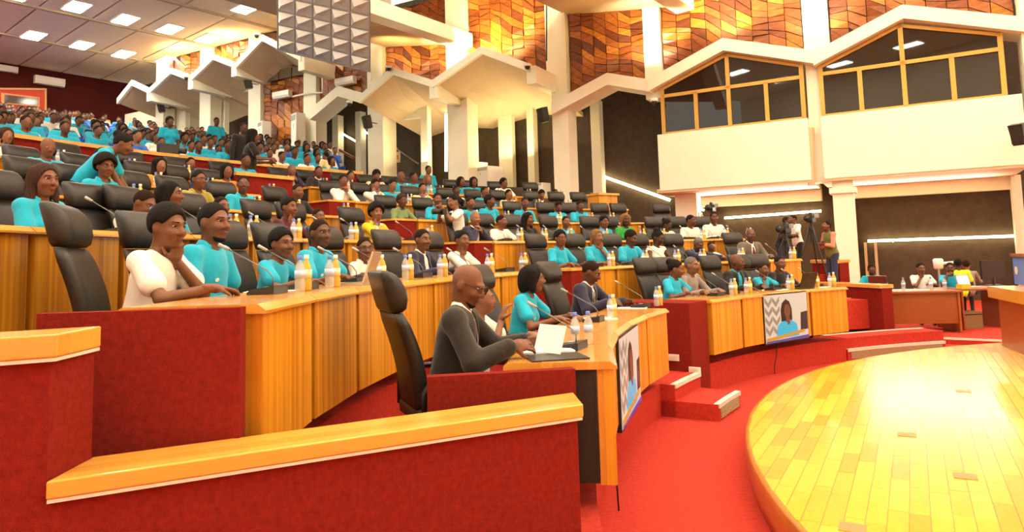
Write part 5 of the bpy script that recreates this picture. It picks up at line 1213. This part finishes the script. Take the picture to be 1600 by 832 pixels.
for px,k,dx,dy,lab in [(830,1,-.3,.30,'white paper before the woman with black bob'),(440,2,-.35,.25,'white paper beside the child with the laptop'),(500,2,-.05,.42,'white paper under the hands of the bald man in turquoise'),(1150,1,-.15,.3,'white paper before the bald man in black jacket'),(1218,1,-.1,.25,'white paper before the officer'),(922,1,.0,.35,'white paper under the hand of the man in dark suit'),(334,2,.05,.40,'white paper before the man with goatee'),(225,3,.0,.35,'white paper before the leaning boy')]:
    a = angof(oncyl(px,410 if k==1 else 350,Rk(k)+.8)); sheet(desk_point(k,a,dx,dy), inward(a)+.3, lab)
def laptop(p, rz, label, m, open_=1.9, scr=None):
    t = thing('laptop', label, 'laptop', p, rz); b = MB(); b.box((-.16,-.11,0),(.16,.11,.016)); b.build('keyboard_base', m, t)
    b = MB(); b.box((-.16,-.006,0),(.16,.006,.22)); o = b.build('lid', m, t); o.location = (0,.11,.014); o.rotation_euler.x = -(open_-PI/2)
    b = MB(); b.box((-.145,-.008,.015),(.145,-.0062,.205)); d = b.build('display', scr or SC['chair'], o)
a = angof(oncyl(440,362,Rk(2)+.8)); laptop(desk_point(2,a,.10,.22), inward(a)+.2, 'open silver laptop before the child in turquoise', M_metal)
a = angof(oncyl(1192,414,Rk(1)+.8)); laptop(desk_point(1,a,-.08,.25), inward(a), 'open dark laptop before the boy in the front right row', M_blackp)
# ---- right-hand tables
def table(px0,py0,px1,py1,z,dep,label,m,board=True,h0=.1):
    p0 = onz(px0,py0,z); p1 = onz(px1,py1,z); d = p1-p0; L = np.linalg.norm(d); rz = math.atan2(d[1],d[0])
    t = thing('office_table', label, 'table', (p0[0],p0[1],h0), rz); H = z-h0
    b = MB(); b.box((-.03,-.03,H-.035),(L+.03,dep,H)); b.build('tabletop', m, t, bevel=.006)
    if board: b = MB(); b.box((.03,.05,.16),(L-.03,.075,H-.036)); b.build('modesty_board', m, t)
    for x in (.0,L-.035):
        b = MB(); b.box((x,.02,0),(x+.035,dep-.05,H-.036)); b.build('side_leg', m, t)
    return t, p0, rz, L
t,p0,rz,L = table(1392,456,1500,454,.83,.75,'brown wooden table of the technicians on the low platform',M_bwood)
q0 = np.array(p0); ux = np.array([math.cos(rz),math.sin(rz),0]); uy = np.array([-math.sin(rz),math.cos(rz),0])
def on_t(x,y,z=.832): r = q0+ux*x+uy*y; return (r[0],r[1],z)
for i,(x,y,lab) in enumerate([(.28,.2,'left'),(.72,.18,'middle'),(.93,.16,'right')]): bottle(on_t(x*L/1.1,y), False, lab+' water bottle on the technicians table', 1.15)
sheet(on_t(.5,.3), rz, 'white papers on the technicians table', .5,.25); sheet(on_t(.05,.35), rz+.3, 'white paper at the left end of the technicians table', .25,.2)
laptop(tuple(onz(1375,449,.845)), rz+2.6, 'open silver laptop beside the man behind the red parapet', M_metal)
t2,p2,rz2,L2 = table(1503,452,1580,449,.83,.7,'brown equipment table beside the lectern',M_bwood,False)
q2 = np.array(p2); 
def on_2(x,y,z=.832): r = q2+np.array([math.cos(rz2),math.sin(rz2),0])*x+np.array([-math.sin(rz2),math.cos(rz2),0])*y; return (r[0],r[1],z)
laptop(on_2(.40,.25), rz2+.2, 'open laptop with bright display on the equipment table', M_grey, 1.8, em('laptop_glow',(.45,.45,.7),1.2))
tt = thing('computer_monitor','black computer monitor seen beside the lectern','monitor',tuple(onz(1553,446,.832)),rz2+.1)
b = MB(); b.box((-.28,-.02,.12),(.28,.02,.47)); b.build('screen_housing', M_blackp, tt); b = MB(); b.tube([(0,0,.0),(0,0,.15)],.03,8); b.build('stand', M_blackp, tt); b = MB(); b.box((-.12,-.09,0),(.12,.09,.012)); b.build('foot', M_blackp, tt)
tt = thing('cardboard_box','small yellow box on the equipment table','box',on_2(.14,.12),rz2); b = MB(); b.box((-.09,-.06,0),(.09,.06,.075)); b.build('carton', CLO['yellow'], tt); b = MB(); b.box((-.091,-.01,.0755),(.091,.01,.078)); b.build('tape', M_paper, tt)
tt = thing('equipment_case','brown equipment crate under the equipment table','crate',on_2(.35,.35,.1),rz2); b = MB(); b.box((-.2,-.15,0),(.2,.15,.3)); b.build('case_body', mat('crate_brown',(.22,.13,.05),.7), tt); b = MB(); b.box((-.205,-.155,.24),(.205,.155,.26)); b.build('band', M_darkgap, tt)
for x,lab in ((1568,'left'),(1578,'right')):
    q = onz(x,446,.95)
tt = thing('lamp_head','cream lamp head on a stand behind the turquoise technician','lamp',ondepth(1474,512,14.9)*np.array([1,1,0])+np.array([0,0,.1]),0)
z0 = ondepth(1474,412,14.9)[2]-.1; b = MB(); b.tube([(0,0,0),(0,0,z0-.1)],.02,8); b.build('stand',M_metal,tt); b = MB(); b.lathe([(.06,-.12),(.09,-.1),(.10,.08),(.07,.11)],12); o = b.build('shade',M_wplast,tt,True); o.location=(0,0,z0); b = MB(); b.tube([(.08,0,z0),(.42,0,z0+.02)],.03,8); b.build('arm',M_wplast,tt)
# lectern desk at the right edge
lp0 = onz(1549,447,1.05); lp1 = onz(1640,462,1.05); d = lp1-lp0; rzl = math.atan2(d[1],d[0]); Ll = 2.2
t = thing('presiding_desk','amber wooden presiding desk at the right edge','desk',(lp0[0],lp0[1],.1),rzl)
b = MB(); b.prism([(0,-.05,.80),(0,.9,.80),(0,.9,.95),(0,-.05,.95)], (Ll,0,0)); b.build('desktop', M_cap, t); b = MB(); b.box((.08,.05,.04),(Ll,.08,.80)); b.build('front_panel', M_bwood, t); b = MB(); b.box((.06,.05,0),(.085,.85,.80)); b.build('side_panel', M_bwood, t); b = MB(); b.box((0,.0,-.0),(Ll,.12,.06)); b.build('plinth', M_panel, t)
q = ondepth(1586,420,9.6); t = thing('desk_sign','blue sign with round pale emblem under a wooden edge','sign',(q[0],q[1],1.055),rzl)
zt_ = ondepth(1586,401,9.6)[2]-1.055
b = MB(); b.box((0,-.02,0),(.5,.02,zt_)); b.build('panel', CLO['blue'], t); b = MB(); b.box((-.02,-.04,zt_),(.52,.06,zt_+.04)); b.build('wooden_edge', M_bwood, t)
b = MB(); b.lathe([(.001,0),(.055,0),(.055,.004),(.001,.004)],20); o = b.build('emblem', CLO['cream'], t); o.location=(.13,-.022,zt_*.5); o.rotation_euler.x = PI/2
for x_ in (1353,1369):
    q = onwall(x_,400,-2.2); struct('trim_door_frame', wbox(q[0]-.035,q[0]+.035,0,onwall(x_,379,-2.2)[1],-2.35,-2.2), M_soffit, label='thin pale door frame upright on the dark wall')
# ---- video cameras on tripods
def tripod(px, py, d, zfloor, label, yaw=0, s=1.0):
    q = ondepth(px,py,d); H = q[2]-zfloor; t = thing('video_camera', label, 'video camera', (q[0],q[1],zfloor), yaw)
    for i in range(3):
        a = 2*PI*i/3+.5; b = MB(); b.tube([(.04*math.cos(a),.04*math.sin(a),H-.28),(.34*math.cos(a),.34*math.sin(a),.012)], [.02,.012], 6); b.build('tripod_leg', M_blackp, t)
    b = MB(); b.tube([(0,0,H-.55),(0,0,H-.15)], .028, 8); b.lathe([(.05,H-.30),(.055,H-.28),(.05,H-.22)],10); b.build('centre_column', M_blackp, t)
    b = MB(); b.box((-.06,-.16,H-.15),(.06,.12,H)); b.box((-.03,-.12,H),(.03,.02,H+.05)); b.build('camera_body', M_blackp, t, bevel=.01)
    b = MB(); b.lathe([(.045,0),(.045,.10),(.06,.12),(.06,.17)],12); o = b.build('lens', M_blackp, t, True); o.location = (0,.12,H-.075); o.rotation_euler.x = -PI/2
    b = MB(); b.box((-.14,-.06,H-.06),(-.06,-.05,H+.02)); b.build('viewfinder', M_grey, t); b = MB(); b.tube([(.03,-.12,H-.2),(.06,-.42,H-.30)], .009, 6); b.build('pan_handle', M_blackp, t)
tripod(1111,320,14.9,zf(4),'video camera on tripod behind the smiling man in white',2.6)
tripod(1226,352,12.5,zf(3)-.12,'video camera handled by the cameraman in white',2.4)
tripod(1266,336,13.4,zf(3)-.1,'tall unattended video camera on tripod beside the column',2.5)
tripod(918,303,19.5,zf(6),'small camera on tripod behind the upper right rows',2.2)
q = oncyl(692,331,11.5); t = thing('photo_camera','black photo camera held by the photographer in white','camera',tuple(q),math.radians(120)); b = MB(); b.box((-.07,-.04,-.045),(.07,.03,.045)); b.build('camera_body',M_blackp,t,bevel=.008); b = MB(); b.lathe([(.035,0),(.038,.08),(.04,.14)],12); o = b.build('lens',M_blackp,t,True); o.location=(0,.03,0); o.rotation_euler.x=-PI/2
q = oncyl(263,222,17.0); t = thing('shoulder_camera','black video camera on the ledge before the standing woman','video camera',(q[0],q[1],rake(16.8)+.19),math.radians(-40)); b = MB(); b.box((-.07,-.18,0),(.07,.16,.2)); b.build('camera_body',M_blackp,t,bevel=.01); b = MB(); b.lathe([(.05,0),(.06,.16)],12); o = b.build('lens',M_blackp,t,True); o.location=(0,.16,.1); o.rotation_euler.x=-PI/2
# wooden podium at the right of the upper rows
q = oncyl(943,330,Rk(6)+.3); t = thing('podium','wooden podium with white edge behind the fourth right row','podium',(q[0],q[1],zf(5)),inward(angof(q))+.2); b = MB(); b.box((-.3,-.25,0),(.3,.2,1.22)); b.build('cabinet',M_panel,t); b = MB(); b.box((-.34,-.3,1.22),(.34,.25,1.27)); b.build('reading_top',M_cap,t); b = MB(); b.box((-.345,-.31,.2),(-.315,-.27,1.27)); b.build('edge_strip',M_wplast,t)
# ---- hanging reflector of folded silver panels
ctr = np.array([(434+578)/2,46]); DR = 17.0
def rp(u, v):      # u 0..1 left to right, v 0..1 bottom to top, tilted plane
    a = ondepth(434,78,DR); b_ = ondepth(578,112,DR-1.2); c = ondepth(434,-6,DR-1.6); d = ondepth(578,25,DR-2.8)
    return (a*(1-u)+b_*u)*(1-v)+(c*(1-u)+d*u)*v
base = rp(.5,0); t = thing('acoustic_reflector','hanging acoustic reflector of folded silver panels','reflector',tuple(base))
NU, NV = 5, 4
nrm = np.cross(rp(1,0)-rp(0,0), rp(0,1)-rp(0,0)); nrm /= np.linalg.norm(nrm)
if nrm[1] > 0: nrm = -nrm
for i in range(NU):
    for j in range(NV+1):
        v0, v1 = j/NV, (j+1)/NV
        if v1 > 1.3: continue
        P4 = [rp((i+.03)/NU,v0+.012)-base, rp((i+.97)/NU,v0+.012)-base, rp((i+.97)/NU,v1-.012)-base, rp((i+.03)/NU,v1-.012)-base]
        m1 = rp((i+.38)/NU,v0+.62/NV)-base+nrm*.13; m2 = rp((i+.62)/NU,v0+.40/NV)-base+nrm*.05
        b = MB(); b.add(P4+[m1,m2], [(0,1,5),(1,2,5),(2,4,5),(2,3,4),(3,0,4),(0,5,4)]); b.add([p-nrm*.01 for p in P4], [(3,2,1,0)]); b.build('folded_panel', M_silver, t)
b = MB()
for i in range(NU+1): b.tube([tuple(rp(i/NU,0)-base),tuple(rp(i/NU,1.25)-base)], .018, 5)
for j in range(NV+2): b.tube([tuple(rp(0,j/NV)-base),tuple(rp(1,j/NV)-base)], .022, 5)
b.build('frame', M_grey, t)
for u in (.1,.75,.97):
    b = MB(); p_ = rp(u,1.2)-base; b.tube([tuple(p_),tuple(p_+np.array([0,0,2.6]))], .012, 5); b.build('hanger', M_grey, t)
# ---- air conditioners, speakers, domes on the side wall
rzw = math.atan2(WN[1],WN[0])-PI/2        # local +Y points into the hall
def wall_at(px, py, p): s,z = onwall(px,py,p); return W(s,z,p)
def ac_wall(loc, label, rz=rzw, s=1):
    t = thing('air_conditioner', label, 'air conditioner', loc, rz); t.scale = (s,s,s); b = MB(); b.prism([(-.48,0,-.15),(-.48,.16,-.15),(-.48,.22,-.05),(-.48,.22,.14),(-.48,.19,.15),(-.48,0,.15)], (.96,0,0)); b.build('housing', M_wplast, t)
    b = MB(); b.box((-.42,.14,-.158),(.42,.215,-.145)); b.build('outlet_flap', M_grey, t)
ac_wall(wall_at(444,149,.05), 'wall air conditioner on the stone bay by the far column'); ac_wall(wall_at(543,128,.05), 'wall air conditioner above the small gable')
q = AV*0+BV*0; v = ray(76,128); tt_ = 39.3/(v[:2]@BV); pq = v*tt_+np.array([0,0,EYE]); ac_wall(tuple(pq), 'wall air conditioner on the maroon rear wall', math.atan2(-BV[1],-BV[0])-PI/2, 1.35)
v = ray(8,108); tt_ = 39.3/(v[:2]@BV); pq = v*tt_+np.array([0,0,EYE]); ac_wall(tuple(pq), 'wall air conditioner at the left edge of the rear wall', math.atan2(-BV[1],-BV[0])-PI/2, 1.0)
def ac_floor(px, ytop, ybot, p, label, wd=.5, dp=.4):
    s,zb = onwall(px,ybot,p); _,zt = onwall(px,ytop,p); H = zt-zb; t = thing('floor_air_conditioner', label, 'air conditioner', W(s,zb,p), rzw-.35)
    b = MB(); b.box((-wd/2,-dp/2,0),(wd/2,dp/2,H)); b.build('cabinet', M_wplast, t, bevel=.02)
    b = MB(); b.box((-wd/2+.05,dp/2,H*.84),(wd/2-.05,dp/2+.012,H*.96)); g = b.build('outlet_grille', M_grey, t)
    b = MB(); b.box((-.012,dp/2,H*.66),(.012,dp/2+.01,H*.76)); b.build('badge', M_grey, t); b = MB(); b.box((-wd/2+.05,dp/2,H*.05),(wd/2-.05,dp/2+.01,H*.45)); b.build('intake_panel', M_wplast, t)
ac_floor(466,178,246,.45,'tall floor air conditioner against the stone bay'); ac_floor(413,191,236,.45,'floor air conditioner beside the far column')
ac_floor(763,262,300,-.8,'squat floor air conditioner behind the upper right rows',.9,.7); ac_floor(845,287,312,-.3,'small floor air conditioner beside the bright column',.6); ac_floor(749,255,300,-1.3,'floor air conditioner partly hidden beside the column',.6)
def speaker(px, py, p, label, s=1):
    t = thing('loudspeaker', label, 'loudspeaker', wall_at(px,py,p), rzw-.5); t.scale=(s,s,s); b = MB(); b.loft([rrect(.24,.24,0,-.24,r=.1),rrect(.30,.28,0,.24,r=.1)]); o = b.build('cabinet', M_blackp, t); o.rotation_euler.x = -.25
    b = MB(); b.box((-.12,.135,-.2),(.12,.145,.2)); g = b.build('grille', M_darkgap, t); g.rotation_euler.x = -.25; b = MB(); b.tube([(0,-.1,0),(.1,-.42,.0)], .02, 6); b.build('bracket', M_blackp, t)
for px,py,p,l in [(388,130,.75,'black loudspeaker on the column of the far canopy'),(574,191,.75,'black loudspeaker beside the rear bay light'),(849,180,.5,'black loudspeaker on the column right of the wide canopy'),(252,168,.5,'black loudspeaker under the farthest canopy'),(1592,210,1.0,'black loudspeaker at the right edge below the booth window')]: speaker(px,py,p,l)
def dome(px, py, p, label):
    t = thing('dome_camera', label, 'security camera', wall_at(px,py,p), rzw); b = MB(); b.lathe([(.10,-.02),(.12,.0),(.12,.06),(.06,.08)],14); b.build('housing', M_wplast, t, True); b = MB(); b.lathe([(.02,-.12),(.07,-.09),(.09,-.02)],12); b.build('dome', M_blackp, t, True); b = MB(); b.tube([(0,0,.06),(0,-.16,.1)], .025, 6); b.build('arm', M_wplast, t)
for px,py,p,l in [(291,121,1.66,'white dome camera on the far canopy edge'),(546,161,.6,'white dome camera under the small gable'),(824,103,1.7,'white dome camera at the end of the wide canopy'),(1022,158,.6,'dark dome camera beside the booth window'),(607,106,1.7,'beige camera on the peak of the folded canopy'),(401,55,1.7,'small camera on the far canopy peak')]: dome(px,py,p,l)
def pipe(pts, p, label, r=.03, m=None):
    q = [wall_at(x,y,p) for x,y in pts]; t = thing('conduit', label, 'pipe', q[0]); b = MB(); b.tube([tuple(np.array(x)-np.array(q[0])) for x in q], r, 6); b.build('tube', m or M_wplast, t)
pipe([(504,115),(504,145),(480,146),(458,151)],.2,'white pipe from the air conditioner round the column',.04); pipe([(580,40),(580,125)],.2,'white downpipe beside the stone bay',.04); pipe([(854,0),(854,95)],.35,'dark groove strip on the bright column',.025,M_blackp); pipe([(1267,200),(1268,290)],.3,'brown downpipe between the two booths',.09,M_soffit)
# vent band in the stone bay, notice, small signs
s0,z0 = onwall(417,118,.05); s1,z1 = onwall(478,104,.05); t = thing('vent_panel','dark vent grille in the far stone bay','vent',W(s0,z0-.45,.05)); 
b = MB(); L_ = s1-s0
for i in range(3): b.prism([tuple(np.array(W(s0+L_*(i+.04)/3,z0-.3,.05))-np.array(W(s0,z0-.45,.05))),tuple(np.array(W(s0+L_*(i+.96)/3,z0-.3,.05))-np.array(W(s0,z0-.45,.05))),tuple(np.array(W(s0+L_*(i+.96)/3,z0+.1,.05))-np.array(W(s0,z0-.45,.05))),tuple(np.array(W(s0+L_*(i+.04)/3,z0+.1,.05))-np.array(W(s0,z0-.45,.05)))], (WN[0]*.05,WN[1]*.05,0))
b.build('grille', mat('vent_dark',(.14,.10,.05),.7), t)
t = thing('notice_board','small pale notice on the dark opening','notice',wall_at(620,246,-1.7),rzw); b = MB(); b.box((-.18,0,-.22),(.18,.02,.22)); b.build('board', CLO['cream'], t); b = MB(); b.box((-.1,.02,-.1),(.1,.024,.08)); b.build('print', CLO['orange'], t)
# rear control box with window in the maroon wall
def rear(px, py, off): v = ray(px,py); k_ = (39.4-off)/(v[:2]@BV); return v*k_+np.array([0,0,EYE])
A_ = rear(2,137,1.2); B_ = rear(72,137,1.2); Cc = rear(72,195,1.2); t = thing('control_booth','red control booth with wooden-framed window on the rear wall','booth',(A_[0],A_[1],Cc[2]))
o_ = np.array([A_[0],A_[1],Cc[2]]); bv = np.array([*BV,0])
def rb(name, m, pts, off, th):
    q = [rear(x,y,off)-o_ for x,y in pts]; b = MB(); b.prism([tuple(x) for x in q], tuple(bv*th)); return b.build(name, m, t)
M_booth = mat('booth_red',(.42,.035,.012),.8); M_bw = mat('booth_window',(.06,.03,.02),.1)
rb('booth_body', M_booth, [(-20,137),(72,138),(72,195),(-20,195)], 1.2, 1.3)
M_bfr = mat('booth_frame',(.5,.20,.05),.5)
fr = rb('window_frame', M_bfr, [(2,145),(62,152),(62,167),(2,162)], 1.26, .06); rb('window_pane', M_bw, [(7,148),(60,154),(60,165),(7,160)], 1.28, .02)
rb('trim', M_bfr, [(-20,137),(72,138),(72,141),(-20,140)], 1.26, .06); rb('trim', M_bfr, [(70,138),(73,138),(73,195),(70,195)], 1.26, .06)
